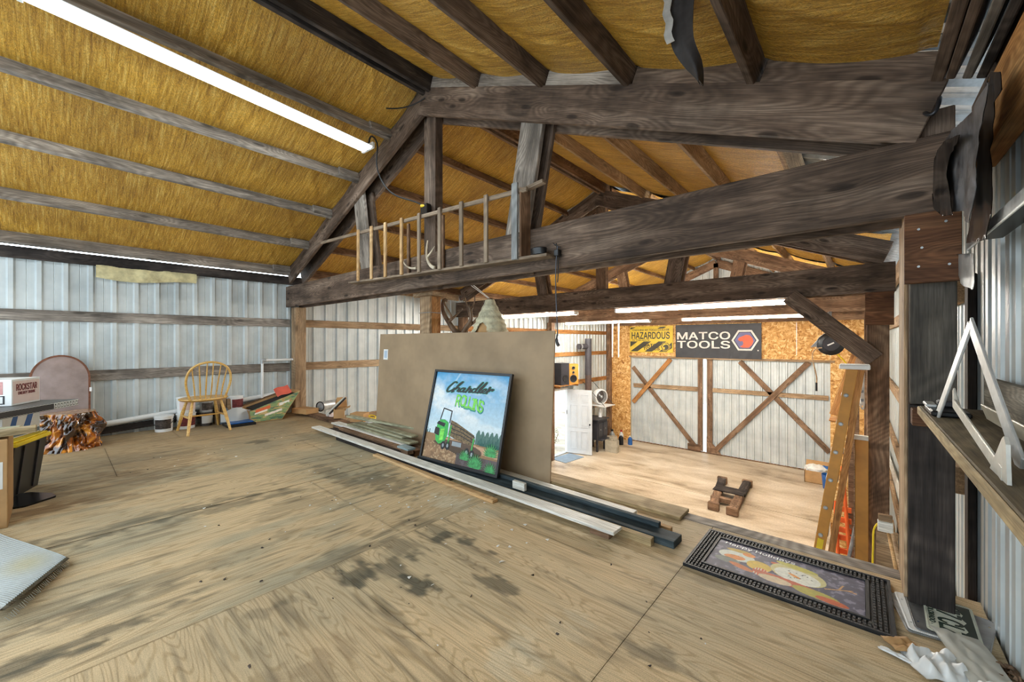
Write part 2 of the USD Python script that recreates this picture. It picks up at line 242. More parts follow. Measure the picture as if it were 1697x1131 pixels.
def ribs(length, zh, per=.204, d=.028, inward=1):
    """One ribbed steel sheet: profile along local x (0..length), up local z to zh, ribs d deep towards -y*inward."""
    xs, ys, x = [], [], 0.0
    prof = ((0, 0), (.055, 0), (.058, .004), (.064, .004), (.067, 0), (.118, 0), (.134, -1), (.170, -1), (.186, 0))
    while x < length - 1e-6:
        for a, b in prof:
            if x + a < length: xs.append(x + a); ys.append(b * d if b == -1 else b)
        x += per
    xs.append(length); ys.append(0); xs, ys = np.array(xs), np.array(ys) * inward; n = len(xs)
    v = np.vstack([np.c_[xs, ys, np.zeros(n)], np.c_[xs, ys, np.full(n, zh)]]); i = np.arange(n - 1)
    return trimesh.Trimesh(v, np.vstack([np.c_[i, i + 1, i + 1 + n], np.c_[i, i + 1 + n, i + n]]), process=False)
def clad(wall, o, xd, length, zh, inward, mat='wall_metal'):
    n = max(1, round(length / .816)); k = 0.0
    while k < length - .02:
        w = min(.816, length - k); q = np.array(o, float) + np.array(xd) * k
        part(wall, 'metal_panel', ribs(w, zh, inward=inward), mat, m=plane_m(q, xd, np.cross([0, 0, 1], xd)), w=True); k += .816

# loft floor: plywood sheets, their stains in vertex colours
SHEETS = []
floor = thing('floor', kind='structure')
def px(x, y): return at(x, y, Z=0)[:2]
BLOBS = [  # pixel centre, radius along X / along Y (m), strength, colour, seed
    (px(595, 955), .13, .10, .8, 'd'), (px(640, 945), .10, .16, .6, 'd'), (px(690, 970), .10, .07, .95, 'd'), (px(735, 890), .05, .07, .8, 'd'), (px(770, 900), .07, .05, .9, 'd'), (px(815, 918), .06, .03, .7, 'd'), (px(830, 972), .13, .05, .75, 'd'),
    (px(650, 905), .20, .10, .55, 'd'), (px(560, 930), .12, .16, .45, 'd'), (px(640, 800), .55, .16, .55, 'd'), (px(560, 790), .6, .1, .5, 'd'), (px(500, 835), .3, .3, .3, 'd'), (px(740, 785), .5, .05, .6, 'd'),
    (px(700, 870), .3, .1, .5, 'd'), (px(250, 862), .12, .7, .5, 'd'), (px(380, 840), .1, .6, .55, 'd'), (px(100, 1080), .06, .5, .7, 'd'), (px(40, 1115), .05, .4, .7, 'd'), (px(180, 1010), .05, .35, .45, 'd'), (px(428, 735), .12, .1, .7, 'd'),
    (px(300, 950), .1, .6, .35, 'd'), (px(450, 1010), .05, .12, .4, 'd'), (px(520, 1110), .12, .16, .4, 'b'), (px(1075, 1085), .14, .05, .5, 'd'), (px(1150, 960), .2, .05, .35, 'd'), (px(60, 850), .12, .4, .6, 'b'), (px(180, 810), .5, .5, .35, 'b'), (px(240, 770), .7, .5, .35, 'b'),
    (px(745, 835), .22, .12, .75, 'w'), (px(800, 850), .2, .1, .5, 'w'), (px(860, 1095), .12, .14, .5, 'w'), (px(940, 1040), .1, .12, .35, 'w'), (px(640, 790), .06, .03, .6, 'w'), (px(720, 822), .1, .03, .6, 'w')]
COLS = {'d': (66, 68, 60), 'b': (112, 86, 58), 'w': (214, 204, 178)}
def floor_colour(x, y, lengthwise):
    n = len(x); a, b = (x, y) if lengthwise else (y, x)
    st = fbm(np.c_[a * 14, b * 1.1, np.full(n, 3.3)], 5, 4); st2 = fbm(np.c_[a * 34, b * 2.6, np.full(n, 8.3)], 4, 9); pat = fbm(np.c_[x * 1.1, y * 1.1, np.full(n, .5)], 4, 21)
    c = np.array(lin((208, 184, 146)))[None] * (0.80 + .40 * st[:, None])
    grey = np.array(lin((156, 152, 131)))[None]
    w = np.clip((pat - .5) * 5 + (st - .5) * 2.4 + .42, 0, 1)[:, None] * np.where(x < -2.1, .75, .38)[:, None]; c = c * (1 - w) + grey * w
    left = np.clip((-4.4 - x) / 1.6, 0, 1)[:, None] * .6; c = c * (1 - left) + np.array(lin((152, 130, 98)))[None] * left
    dk = np.clip((st2 - .59) * 8, 0, 1)[:, None] * .55; c = c * (1 - dk) + np.array(lin((88, 82, 68)))[None] * dk
    fr = fbm(np.c_[a * 26, b * 11, np.full(n, 1.7)], 4, 33)
    for (q, rx, ry, s, k) in BLOBS:
        d = np.sqrt(((x - q[0]) / rx) ** 2 + ((y - q[1]) / ry) ** 2)
        m = (np.clip((1.0 - d) * 2.4 + (fr - .5) * 7.5, 0, 1) * s * .88)[:, None] * (d < 2.2)[:, None]
        c = c * (1 - m) + np.array(lin(COLS[k]))[None] * m
    sp = noise(np.c_[x * 85, y * 85, np.full(n, .2)], 5); c[sp > .985] *= .45; c[sp < .008] = lin((225, 222, 210))
    return c * 1.0
XS = [(-7.08, -6.26), (-6.26, -4.87), (-4.87, -3.48), (-3.48, -2.09), (-2.09, -.70), (-.70, XR - .01)]
CUTS = {0: [1.0], 1: [.35], 2: [1.9, -.5], 3: [1.40], 4: [.95], 5: [1.75]}
for i, (x0, x1) in enumerate(XS):
    ys = [Y0] + sorted(CUTS[i]) + [2.74]
    for y0, y1 in zip(ys[:-1], ys[1:]):
        g = .0014; ga = .0045 if x0 == -3.48 else g; gb = .0045 if x1 == -3.48 else g; st = .018 if x0 < -3.4 else .014
        nu, nv = int((x1 - x0) / st) + 2, int((y1 - y0) / st) + 2
        t = fbm(np.array([[x0 * 3.1, y0 * 2.7, 1.1]]), 2)[0]
        m = grid(nu, nv, lambda u, v: np.c_[x0 + ga + u * (x1 - x0 - ga - gb), y0 + g + v * (y1 - y0 - 2 * g), .0012 * (fbm(np.c_[u * 3 + x0, v * 4 + y0, u * 0], 2) - .5)], thick=.018)
        k = len(m.vertices) // 2; cd = floor_colour(m.vertices[:, 0], m.vertices[:, 1], i < 4) * (.9 + .2 * t)
        e = np.minimum.reduce([m.vertices[:, 0] - x0, x1 - m.vertices[:, 0], m.vertices[:, 1] - y0, y1 - m.vertices[:, 1]])
        cd[e < .012] *= .86
        part(floor, 'plywood_sheet', m, 'floor_ply' if i < 4 else 'floor_ply_cross', cd=cd)
part(floor, 'subfloor', box(XL + .02, XR - .01, Y0, 2.72, -.26, -.021), 'brown_wood')
beam(floor, 'edge_beam', (XL + .2, 2.80, -.045), (.155, 2.80, -.045), .11, .09, 'grey_wood')
beam(floor, 'rim_joist', (XL + .2, 2.80, -.20), (XR - .02, 2.80, -.20), .09, .2, 'brown_wood')

# ground floor: two slabs with a joint
low = thing('floor_001', kind='structure')
for y0, y1 in ((Y0, 9.92), (9.935, YF + .2)):
    part(low, 'concrete_slab', box(XL - .1, XR + .1, y0, y1, ZG - .15, ZG), 'concrete')
part(low, 'joint_filler', box(XL - .1, XR + .1, 9.92, 9.935, ZG - .15, ZG - .008), 'black_rubber')

# walls
wl = thing('wall_left', kind='structure')
D0, D1, DZ = 9.86, 10.78, -.37                        # entry door opening in the left wall
clad(wl, (XL, Y0, ZG), (0, 1, 0), D0 - Y0, 2.225 - ZG, 1); clad(wl, (XL, D0, DZ), (0, 1, 0), D1 - D0, 2.225 - DZ, 1); clad(wl, (XL, D1, ZG), (0, 1, 0), YF - D1, 2.225 - ZG, 1)
wr = thing('wall_right', kind='structure')
clad(wr, (XR, YF, ZG), (0, -1, 0), YF - Y0, 2.2 - ZG, -1)
bays = [(Y0, 2.53), (2.72, 6.17), (6.34, 9.85), (10.03, YF)]
for k, (y0, y1) in enumerate(bays):
    for z, h in ((1.474, .125), (.755, .13), (-.25, .14), (-1.1, .14)):
        if z < 0 and k == 0: continue
        if z < 0 and z > -.3 and k == 3: z = -.18
        segs = [(y0, y1)] if z > -.37 or k < 2 else [(y0, min(y1, D0))] if k == 2 else [(D1, y1)]
        for a, b in segs:
            if b - a > .1: beam(wl, 'girt', (XL + .022, a, z), (XL + .022, b, z), .04, h, ('grey_wood', 'tan_wood', 'orange_wood', 'orange_wood')[k])
    for z in (1.45, .45, -.35, -1.2):
        if k == 0: continue
        beam(wr, 'girt', (XR - .025, max(y0, 3.1), z), (XR - .025, y1, z), .04, .14, 'tan_wood')
beam(wl, 'top_plate', (XL + .05, Y0, 2.165), (XL + .05, 2.72, 2.168), .045, .128, 'black_wood')
for y0, y1 in bays[1:]: beam(wl, 'top_plate', (XL + .05, y0, 2.195), (XL + .05, y1, 2.195), .045, .16, 'tan_wood')
for y0, y1 in bays[1:]: beam(wr, 'top_plate', (XR - .05, y0, 2.05), (XR - .05, y1, 2.05), .045, .2, 'tan_wood')

# ceiling: purlins, blocking, insulation batts, roof sheets
ce = thing('ceiling', kind='structure')
PL = (-4.03, -4.753, -5.483, -6.236, -6.95); PR = (-2.585, -1.84, -1.135, -.415, .28)
sl = math.atan(.407); ul, ur = np.array([-math.sin(sl), 0, math.cos(sl)]), np.array([math.sin(sl), 0, math.cos(sl)])
wallY = [Y0] + [t for t in TRY] + [YF]
for k in range(4):
    a, b = wallY[k] + (.12 if k else 0), wallY[k + 1] - (.12 if k < 3 else .03)
    for j, x in enumerate(PL):
        mt = ('grey_wood' if k == 0 else 'brown_wood')
        zq = .043 if x < -6.9 else .02
        beam(ce, 'purlin', (x, a, z_left(x) - zq), (x, b, z_left(x) - zq), .042, .17, mt, up=ul)
        if k == 0: beam(ce, 'nailer_block', (x + .045, b - .25, z_left(x) - .03), (x + .045, b, z_left(x) - .03), .04, .1, 'grey_wood', up=ul)
    for x in PR:
        if x > .2 and k: continue
        beam(ce, 'purlin', (x, a if k else Y0, z_right(x) - .04), (x, b + (.0 if k == 3 else .24), z_right(x) - .04), .042, .18, 'truss_wood' if k == 0 else 'tan_wood', up=ur)
    for dx in (-.045, .045):
        beam(ce, 'ridge_beam', (RIDGE + .05 + dx, a, 3.80), (RIDGE + .05 + dx, b + .2, 3.80), .042, .2, 'black_wood' if k == 0 else 'brown_wood')
    part(ce, 'ridge_cap', box(RIDGE - .2, RIDGE + .2, a - .12, b + .12, 3.99, 4.0), 'galv')
    # batts between purlins, sagging and wrinkled
    fine = (.028, .018) if k == 0 else (.05, .035)
    for side in (0, 1):
        xs = [RIDGE + .08 * (1 if side else -1)] + list((PR if side else PL))
        for j in range(len(xs) - 1):
            x0, x1 = xs[j], xs[j + 1]
            if side and k == 1 and j == 4: continue               # bare roof steel there
            if side == 1 and j == 4 and k == 0: x1 = .25
            zf = z_right if side else z_left; L = b - a; W = abs(x1 - x0); sg_ = .035 if side == 0 else .05
            def fn(u, v, x0=x0, x1=x1, a=a, L=L, W=W, zf=zf, s=sg_, k=k, j=j, side=side):
                x = x0 + u * (x1 - x0); y = a + v * L
                wr_ = fbm(np.c_[u * W * 2.2 + j * 7, y * 30 + u * 1.5, y * 0 + side * 5.5], 4, k) - .5
                big = fbm(np.c_[u * W * 1.5 + j, y * 1.4, y * 0 + side], 3, k + 9) - .5
                crease = np.exp(-((y - a - .42 * L - .5 * (u - .5) * W) % 1.22 - .6) ** 2 / .0012)
                edge = np.clip(np.minimum(u, 1 - u) * 9, 0, 1)
                z = zf(x) + .012 - (s * np.sin(np.pi * u) ** .7 + .020 * wr_ + .04 * big + .012 * crease) * edge
                return np.c_[x, y, z]
            m = grid(max(6, int(W / fine[1])), int(L / fine[0]), fn)
            if not side: m.invert()
            part(ce, 'insulation_batt', m, 'insulation', smooth=True)
    for side in (0, 1):                                           # roof steel
        x0, x1 = (RIDGE, XL - .02) if side == 0 else (RIDGE, XR + .3)
        zf = z_right if side else z_left; L = math.hypot(x1 - x0, zf(x1) - zf(x0)); y = a - .1
        while y < b + .12:
            w_ = min(.816, b + .14 - y); d = np.array([x1 - x0, 0, zf(x1) - zf(x0)]) / L
            part(ce, 'roof_sheet', ribs(w_, L), 'galv', m=np.array([[0, -(d[2]) * (1 if side else -1), d[0], x0], [1, 0, 0, y], [0, d[0] * (1 if side else -1), d[2], zf(x0) + .10], [0, 0, 0, 1.0]]), w=True); y += w_ if w_ < .816 else .816
for x0, x1 in zip((RIDGE + .1,) + PR[:-1], PR):                    # blocking over the first truss
    zc = (z_right(x0) + z_right(x1)) / 2 - .075; n = np.array([1, 0, -.407]) / math.hypot(1, .407)
    p0, p1 = np.array([x0 + .025, 2.50, z_right(x0 + .025) - .075]), np.array([x1 - .025, 2.50, z_right(x1 - .025) - .075])
    beam(ce, 'blocking', p0, p1, .04, .13, 'grey_wood' if x0 < -1.2 else 'truss_wood')

# ---------------------------------------------------------------- trusses
TL = ['nearest roof truss, its dark double timbers spanning the edge of the loft', 'second roof truss, across the middle of the workshop with tube lights under its chord', 'farthest free roof truss, just before the board wall with the banners']
def lean(p0, p1, h):                                               # shifts a centre line so that its top edge is p0-p1
    d = np.array(p1, float) - np.array(p0, float); d /= np.linalg.norm(d); n = np.array([-d[2], 0, d[0]]); n *= np.sign(n[2]); return np.array(p0) - n * h / 2, np.array(p1) - n * h / 2
def truss(Y, label, mats):
    t = thing('roof_truss', label, 'roof truss', loc=(RIDGE, Y, 1.735), group=None)
    for s, dy in ((0, -.10), (1, .10)):
        y = Y + dy; m = mats[s]
        beam(t, 'bottom_chord', (XL + .01, y, 1.90), (.30, y, 1.90), .042, .335, m)
        p0, p1 = lean((RIDGE, y - .001, 3.785), (.285, y - .001, 2.29), .265); beam(t, 'top_chord', p0, p1, .042, .265, m, up=(0, 0, 1))
        p0, p1 = lean((RIDGE + .02, y + .001, 3.80), (XL + .06, y + .001, 2.345), .25); beam(t, 'top_chord', p0, p1, .042, .25, m)
    beam(t, 'king_post', (RIDGE - .02, Y + .02, 1.75), (RIDGE - .02, Y + .02, 3.6), .1, .19, mats[1], up=(1, 0, 0))
    for q0, q1 in (((-2.22, 1.76), (-1.97, 3.05)), ((-4.55, 1.76), (-4.80, 3.05))):
        beam(t, 'web', (q0[0], Y - .06, q0[1]), (q1[0], Y - .06, q1[1]), .042, .235, 'grey_wood' if Y < 3 else mats[0], up=(1, 0, 0))
        beam(t, 'web', (q0[0] + .03, Y + .05, q0[1]), (q1[0] + .03, Y + .05, q1[1]), .042, .22, mats[1], up=(1, 0, 0))
    return t
for Y, lab, mt in zip(TRY, TL, (('truss_wood', 'truss_wood'), ('truss_wood', 'brown_wood'), ('brown_wood', 'brown_wood'))): truss(Y, lab, mt)
t = thing('gable_frame', 'brown timber gable frame against the far end wall, high up under the roof', 'gable frame', loc=(RIDGE, YF - .1, 1.7))
for p0, p1 in (((RIDGE, 3.72), (.3, 2.23)), ((RIDGE, 3.72), (XL + .1, 2.2))): beam(t, 'rafter', (p0[0], YF - .1, p0[1] - .12), (p1[0], YF - .1, p1[1] - .12), .042, .24, 'brown_wood')
beam(t, 'king_post', (RIDGE, YF - .1, 1.8), (RIDGE, YF - .1, 3.6), .042, .14, 'brown_wood', up=(1, 0, 0))
beam(t, 'header', (XL + .2, YF - .1, 1.83), (.3, YF - .1, 1.83), .06, .2, 'brown_wood')

# posts along the walls, knee braces
def post(x0, x1, y0, y1, z0, z1, mat, label): return solo('wall_post', cham(z1 - z0, x1 - x0, y1 - y0, .006), mat, label, 'post', m=np.array([[0, 1, 0, (x0 + x1) / 2], [0, 0, 1, (y0 + y1) / 2], [1, 0, 0, (z0 + z1) / 2], [0, 0, 0, 1.0]]))
pl = [post(XL + .045, XL + .205, 2.55, 2.72, ZG, 1.73, 'tan_wood', 'pale timber post against the left wall at the loft edge, beside the green printed bin'),
      post(XL + .045, XL + .205, 6.17, 6.34, ZG, 1.73, 'brown_wood', 'timber post on the left wall behind the antlers, under the second truss'),
      post(XL + .045, XL + .205, 9.68, 9.84, ZG, 1.73, 'brown_wood', 'timber post on the left wall next to the open entry door'),
      post(XL + .045, XL + .185, YF - .22, YF - .06, ZG, 2.1, 'brown_wood', 'timber corner post beside the stove pipe'),
      post(XR - .36, XR - .17, 6.15, 6.34, ZG, 1.73, 'brown_wood', 'tall brown timber post behind the yellow step ladder'),
      post(XR - .36, XR - .17, 9.82, 10.0, ZG, 1.73, 'brown_wood', 'timber post on the right wall beyond the hose reel')]
for Y, g in ((6.11, 0), (6.27, 1), (9.8, 1)):
    solo('knee_brace', cham(1.12, .042, .19, .004), 'brown_wood' if g else 'truss_wood', ('dark diagonal knee brace on the near face of the brown post with the power strip', 'lighter diagonal knee brace on the back of the brown post', 'farthest diagonal knee brace, right of the hose reel')[(0, 1, 2)[int(Y > 6.2) + int(Y > 9)]], 'brace', m=frame((-.66, Y, 1.74), (.12, Y, .98))[0])
solo('gusset_plate', box(.045, .285, 6.085, 6.105, 1.36, 1.735), 'red_ply', 'orange plywood gusset plate at the head of the brown post behind the step ladder', 'gusset')
# ---------------------------------------------------------------- lamps
def strip_light(name, label, p0, p1, tmat, group, up=(0, 0, 1)):
    m, L = frame(p0, p1, up); t = thing(name, label, 'strip light', m=m, group=group)
    W_ = .105 if tmat == 'near_tube' else .065; prof = [(-W_, 0.0), (-.022, .045), (.022, .045), (W_, 0.0), (W_ - .005, -.004), (.02, .037), (-.02, .037), (-W_ + .005, -.004)]; prof = prof if W_ > .1 else [(-.018, .0), (-.018, .045), (.018, .045), (.018, .0)]
    h = ext(sg.Polygon(prof), L); h.apply_transform(np.array([[0, 0, 1, -L / 2], [1, 0, 0, 0], [0, 1, 0, 0], [0, 0, 0, 1.0]]))
    part(t, 'housing', h, 'white_paint')
    for s in (-1, 1):
        part(t, 'lamp_tube', cyl((-L / 2 + .03, s * W_ * .5, -.006), (L / 2 - .03, s * W_ * .5, -.006), .016 if W_ < .1 else .019, 14), tmat, smooth=30)
        part(t, 'end_cap', box(s * L / 2 - (.03 if s > 0 else 0), s * L / 2 + (.03 if s < 0 else 0), -W_, W_, -.02, .045, .004), 'white_paint')
    return t
strip_light('strip_light', 'long bright tube light under the left roof slope, over the loft', (-3.88, -.16, 3.335), (-4.0, 2.23, 3.255), 'near_tube', None)
for x0, x1, y, z, lab in ((-5.95, -3.98, 6.40, 1.69, 'left tube light under the second truss, above the leaning brown board'), (-3.19, -.72, 6.40, 1.69, 'right tube light under the second truss, the one meeting the diagonal brace'),
                          (-6.66, -4.06, 10.08, 1.69, 'left tube light under the third truss, above the stove pipe and yellow banner'), (-3.28, -.69, 10.08, 1.69, 'right tube light under the third truss, just above the black banner')):
    strip_light('strip_light', lab, (x0, y, z), (x1, y, z), 'far_tube', None)
# ---------------------------------------------------------------- far wall, barn doors, entry door
wf = thing('wall_far', kind='structure')
for x0, x1, z0, z1 in ((XL + .03, -6.2, ZG, -1.2), (XL + .03, -6.2, -1.197, .02), (XL + .03, -6.2, .023, 1.75), (-6.2, -4.99, .62, 1.75), (-4.987, -3.77, .62, 1.75), (-3.767, -2.55, .62, 1.75), (-2.547, -1.33, .62, 1.75), (-1.327, -.595, .62, 1.75), (-.592, XR - .02, ZG, -1.2), (-.592, XR - .02, -1.197, .02), (-.592, XR - .02, .023, 1.75)):
    part(wf, 'osb_sheet', box(x0, x1 - .003, YF - .03, YF - .012, z0, z1), 'osb')
clad(wf, (XR, YF, 1.7), (-1, 0, 0), XR - XL, 2.15, -1)
def dp(x, y): p = at(x, y, Y=YF - .0); return np.array([p[0], YF + .02, p[2]])
def barn_door(n, x0, x1, braces):
    t = thing('door', kind='structure') if n == 0 else thing('door', kind='structure')
    clad(t, (x1 + (.2 if x1 > -1 else 0), YF + .09, ZG + .03), (-1, 0, 0), x1 - x0 + .2, .75 - ZG, -1)
    for nm, a, b, w in braces: beam(t, nm, a, b, .035, w, 'brown_wood' if nm != 'rail' else 'tan_wood', up=(0, 0, 1) if abs((np.array(b) - a)[2]) < 2.4 else (1, 0, 0))
    return t
used[('/World', 'door')] = 1
Yd = YF + .045
def dd(x, y): p = at(x, y, Y=Yd); return np.array([p[0], Yd, p[2]])
d1 = barn_door(0, -6.19, -3.79, [('brace', dd(1049, 610), dd(1152, 742), .14), ('rail', dd(1050, 640), dd(1158, 647), .14), ('stile', (-3.87, Yd - .01, ZG + .05), (-3.87, Yd - .01, .6), .14), ('kick_block', (-4.25, Yd - .03, ZG + .13), (-3.85, Yd - .03, ZG + .13), .22)])
beam(d1, 'brace', dd(1050, 668) + [0, -.04, 0], dd(1112, 597) + [0, -.04, 0], .03, .14, 'orange_wood')
d2 = barn_door(1, -3.705, -.6, [('brace', dd(1226, 601), dd(1375, 752), .14), ('rail', dd(1176, 648), dd(1373, 662), .13), ('stile', (-3.58, Yd - .01, ZG + .05), (-3.58, Yd - .01, .6), .15)])
beam(d2, 'brace', dd(1186, 748) + [0, -.04, 0], dd(1341, 602) + [0, -.04, 0], .03, .14, 'brown_wood')
g = ext(sg.Polygon([(0, 0), (.42, 0), (0, .5)]), .02); part(d2, 'gusset', g, 'brown_wood', m=plane_m((-3.66, Yd - .03, ZG + .04), (1, 0, 0), (0, 0, 1)), w=True)
part(wf, 'door_header', box(-6.25, -.5, YF - .05, YF - .031, .60, .66), 'tan_wood')
part(low, 'door_sill', box(-6.2, -.6, YF + .02, YF + .10, ZG, ZG + .025), 'brown_wood')

d3 = thing('door', loc=(XL + .05, D1 - .02, ZG + .02), rz=math.radians(16), kind='structure')
slab = box(0, .80, -.02, .02, 0, 2.02)
plain('door_white', (206, 210, 214), .45, var=.04); part(d3, 'door_slab', slab, 'door_white')
for cx in (.225, .575):
    for z0, z1 in ((.16, .72), (.84, 1.55), (1.64, 1.88)):
        for s in (-1, 1):
            o = sg.box(cx - .125, z0, cx + .125, z1); rim = o.difference(o.buffer(-.022, join_style=2)); e = ext(rim, .012); e2 = ext(o.buffer(-.05, join_style=2), .009)
            part(d3, 'raised_panel', cat_(e, e2), 'door_white', m=np.array([[1, 0, 0, 0], [0, 0, -1, s * .023 + .003], [0, 1, 0, 0], [0, 0, 0, 1.0]]))
part(d3, 'door_knob', cat_(lathe([(0, -.07), (.02, -.068), (.027, -.055), (.02, -.042), (.01, -.035), (.01, .035), (.02, .042), (.027, .055), (.02, .068), (0, .07)], 14).apply_transform(trimesh.transformations.rotation_matrix(math.pi / 2, [1, 0, 0])).apply_translation([.74, 0, .95])), 'black_plastic', label='black round door knob')
t = thing('trim', kind='structure'); used[('/World', 'trim')] = 2
for a, b, c, d in ((D0 - .06, D0, ZG, DZ + .06), (D1, D1 + .06, ZG, DZ + .06), (D0, D1, DZ, DZ + .06)): part(t, 'door_casing', box(XL - .06, XL + .045, a, b, c, d, .004), 'white_paint')
part(t, 'threshold', box(XL - .1, XL + .05, D0, D1, ZG, ZG + .03), 'galv')
solo('ground', box(-60, XL - .1, -40, 60, ZG - .3, ZG - .06), 'concrete', 'pale gravel ground outside the open entry door', 'ground', kind='structure')
SB = thing('shrub', 'small dry shrub on the gravel outside the open entry door', 'shrub', loc=(-7.95, 11.25, ZG - .06)); R2 = random.Random(3); plain('leaf', (132, 134, 84), .7, var=.3, scale=20)
for k in range(7): a = k * .9; part(SB, 'stem', tube([(0, 0, 0), (.12 * math.cos(a), .12 * math.sin(a), .25), (.2 * math.cos(a), .2 * math.sin(a), .5 + .03 * k)], [.01, .007, .003], 6), 'tan_wood')
lv = []
for k in range(160): q = trimesh.Trimesh([(0, -.012, 0), (.05, 0, .01), (0, .012, 0), (.025, 0, -.004)], [[0, 1, 2], [0, 3, 1], [1, 3, 2]], process=False); q.apply_transform(trimesh.transformations.euler_matrix(R2.uniform(0, 6), R2.uniform(-1, 1), R2.uniform(0, 6))); a, r = R2.uniform(0, 6.3), R2.uniform(0, .24); q.apply_translation([r * math.cos(a), r * math.sin(a), R2.uniform(.15, .62)]); lv.append(q)
part(SB, 'leaves', cat_(*lv), 'leaf', kind='stuff')
plain('mat_grey', (128, 144, 158), .9, var=.1); solo('door_mat', box(-.29, .29, -.45, .45, 0, .012, .004), 'mat_grey', 'grey mat lying in front of the open white entry door', 'doormat', m=M4((-6.72, 10.28, ZG + .001), -.1))

def lettering(parent, name, text, m, h, width=None, mat='white_paint', bold=True, depth=.002, slant=0.0, label=None, stretch=None):
    g = meshkit.text_mesh(text, h, depth, bold); b = g.bounds
    g.apply_translation([-b[0][0], 0, 0]); sx = (width / (b[1][0] - b[0][0])) if width else 1.0
    g.vertices[:, 0] *= sx; g.vertices[:, 0] += g.vertices[:, 1] * slant
    return part(parent, name, g, mat, label, m=m, w=True)
def flat(parent, name, poly, m, d, mat, label=None, depth=.0012, cd=None):
    mm = m.copy(); mm[:3, 3] += m[:3, 2] * d; return part(parent, name, ext(poly, depth), mat, label, m=mm, w=True)
plain('banner_black', (46, 47, 52), .5, var=.15); plain('banner_yellow', (226, 196, 66), .55, var=.08); plain('logo_orange', (226, 98, 60), .5); plain('logo_purple', (106, 104, 150), .5); plain('banner_white', (228, 224, 218), .5); plain('banner_char', (62, 60, 48), .5)
def hexa(r): return sg.Polygon([(r * math.cos(a), r * math.sin(a) * .98) for a in np.arange(6) * math.pi / 3])
HEAD = [(-.62, .12), (-.45, .30), (-.20, .42), (.10, .55), (.42, .50), (.66, .22), (.74, -.1), (.62, -.45), (.35, -.72), (-.15, -.74), (-.45, -.62), (-.20, -.50), (-.12, -.28), (-.22, -.05), (-.38, -.12), (-.55, -.02)]
def wrinkled(w, h, seed, nx=90, ny=44, amp=.012):
    def fn(u, v):
        fold = fbm(np.c_[u * w * 3 + (1 - v) * 1.2, v * h * 1.1, u * 0 + seed], 4, seed) - .5
        low_ = np.exp(-((v - .1) / .16) ** 2) * np.sin(u * w * 26 - v * 14) * .5
        return np.c_[u * w, v * h, amp * (fold * 2 + low_ * .7)]
    return grid(nx, ny, fn, thick=.0015)
B = thing('banner', 'black workshop banner with big white lettering and an orange hexagon emblem over the barn doors', 'banner', loc=(-4.60, YF - .055, .645))
part(B, 'cloth', wrinkled(2.44, 1.06, 3), 'banner_black', m=plane_m((-4.60, YF - .085, .645), (1, 0, 0), (0, 0, 1)), w=True)
bm = lambda x, z, d=.0: plane_m((x, YF - .104 - d, z), (1, 0, 0), (0, 0, 1))
lettering(B, 'lettering', 'MATCO', bm(-4.55, 1.235), .225, 1.58, 'banner_white'); lettering(B, 'lettering', 'TOOLS', bm(-4.55, .955), .225, 1.58, 'banner_white')
hx = bm(-2.58, 1.20)
flat(B, 'emblem', hexa(.36).difference(hexa(.30)), hx, 0, 'banner_white'); flat(B, 'emblem', hexa(.275), hx, 0, 'logo_purple'); flat(B, 'emblem', sa.scale(sg.Polygon(HEAD), .30, .30, origin=(0, 0)), hx, .0016, 'logo_orange'); flat(B, 'emblem', sg.Point(0.34, -.30).buffer(.02), hx, 0, 'banner_white')
B = thing('banner', 'yellow warning banner with black diagonal stripes, left of the black banner', 'banner', loc=(-6.21, YF - .055, .785))
part(B, 'cloth', wrinkled(1.52, .905, 8, 60, 36, .007), 'banner_yellow', m=plane_m((-6.21, YF - .075, .785), (1, 0, 0), (0, 0, 1)), w=True)
o = plane_m((-6.21, YF - .086, .785), (1, 0, 0), (0, 0, 1)); face = sg.box(.03, .03, 1.49, .875); st = [sg.Polygon([(x, .03), (x + .26, .03), (x + .78, .40), (x + .52, .40)]) for x in (-.45, .03, .55, 1.05)]
low_band = sg.box(.03, .03, 1.49, .40)
flat(B, 'stripes', so.unary_union([s.intersection(low_band) for s in st] + [sg.Polygon([(.03, .9), (.3, .9), (.03, .8)]).intersection(face), sg.Polygon([(1.1, .875), (1.3, .875), (1.2, .82), (1.0, .82)])]), o, 0, 'banner_char')
flat(B, 'panel', sg.box(.06, .38, 1.42, .80), o, .0014, 'banner_yellow')
bm = lambda x, z: plane_m((-6.21 + x, YF - .0915, .785 + z), (1, 0, 0), (0, 0, 1))
lettering(B, 'lettering', 'TOUCHING MY TOOLS COULD BE', bm(.10, .745), .062, 1.30, 'banner_char'); lettering(B, 'lettering', 'HAZARDOUS', bm(.08, .475), .225, 1.34, 'banner_char'); lettering(B, 'lettering', 'TO YOUR HEALTH', bm(.10, .40), .05, .62, 'banner_char')
lettering(B, 'lettering', 'MATCO', bm(.50, .20), .095, .58, 'banner_char'); lettering(B, 'lettering', 'TOOLS', bm(.50, .085), .095, .58, 'banner_char')
hx = bm(1.28, .20); flat(B, 'emblem', hexa(.17), hx, 0, 'banner_yellow'); flat(B, 'emblem', hexa(.155).difference(hexa(.13)), hx, .0015, 'banner_char'); flat(B, 'emblem', sa.scale(sg.Polygon(HEAD), .14, .14, origin=(0, 0)), hx, .0015, 'banner_char')

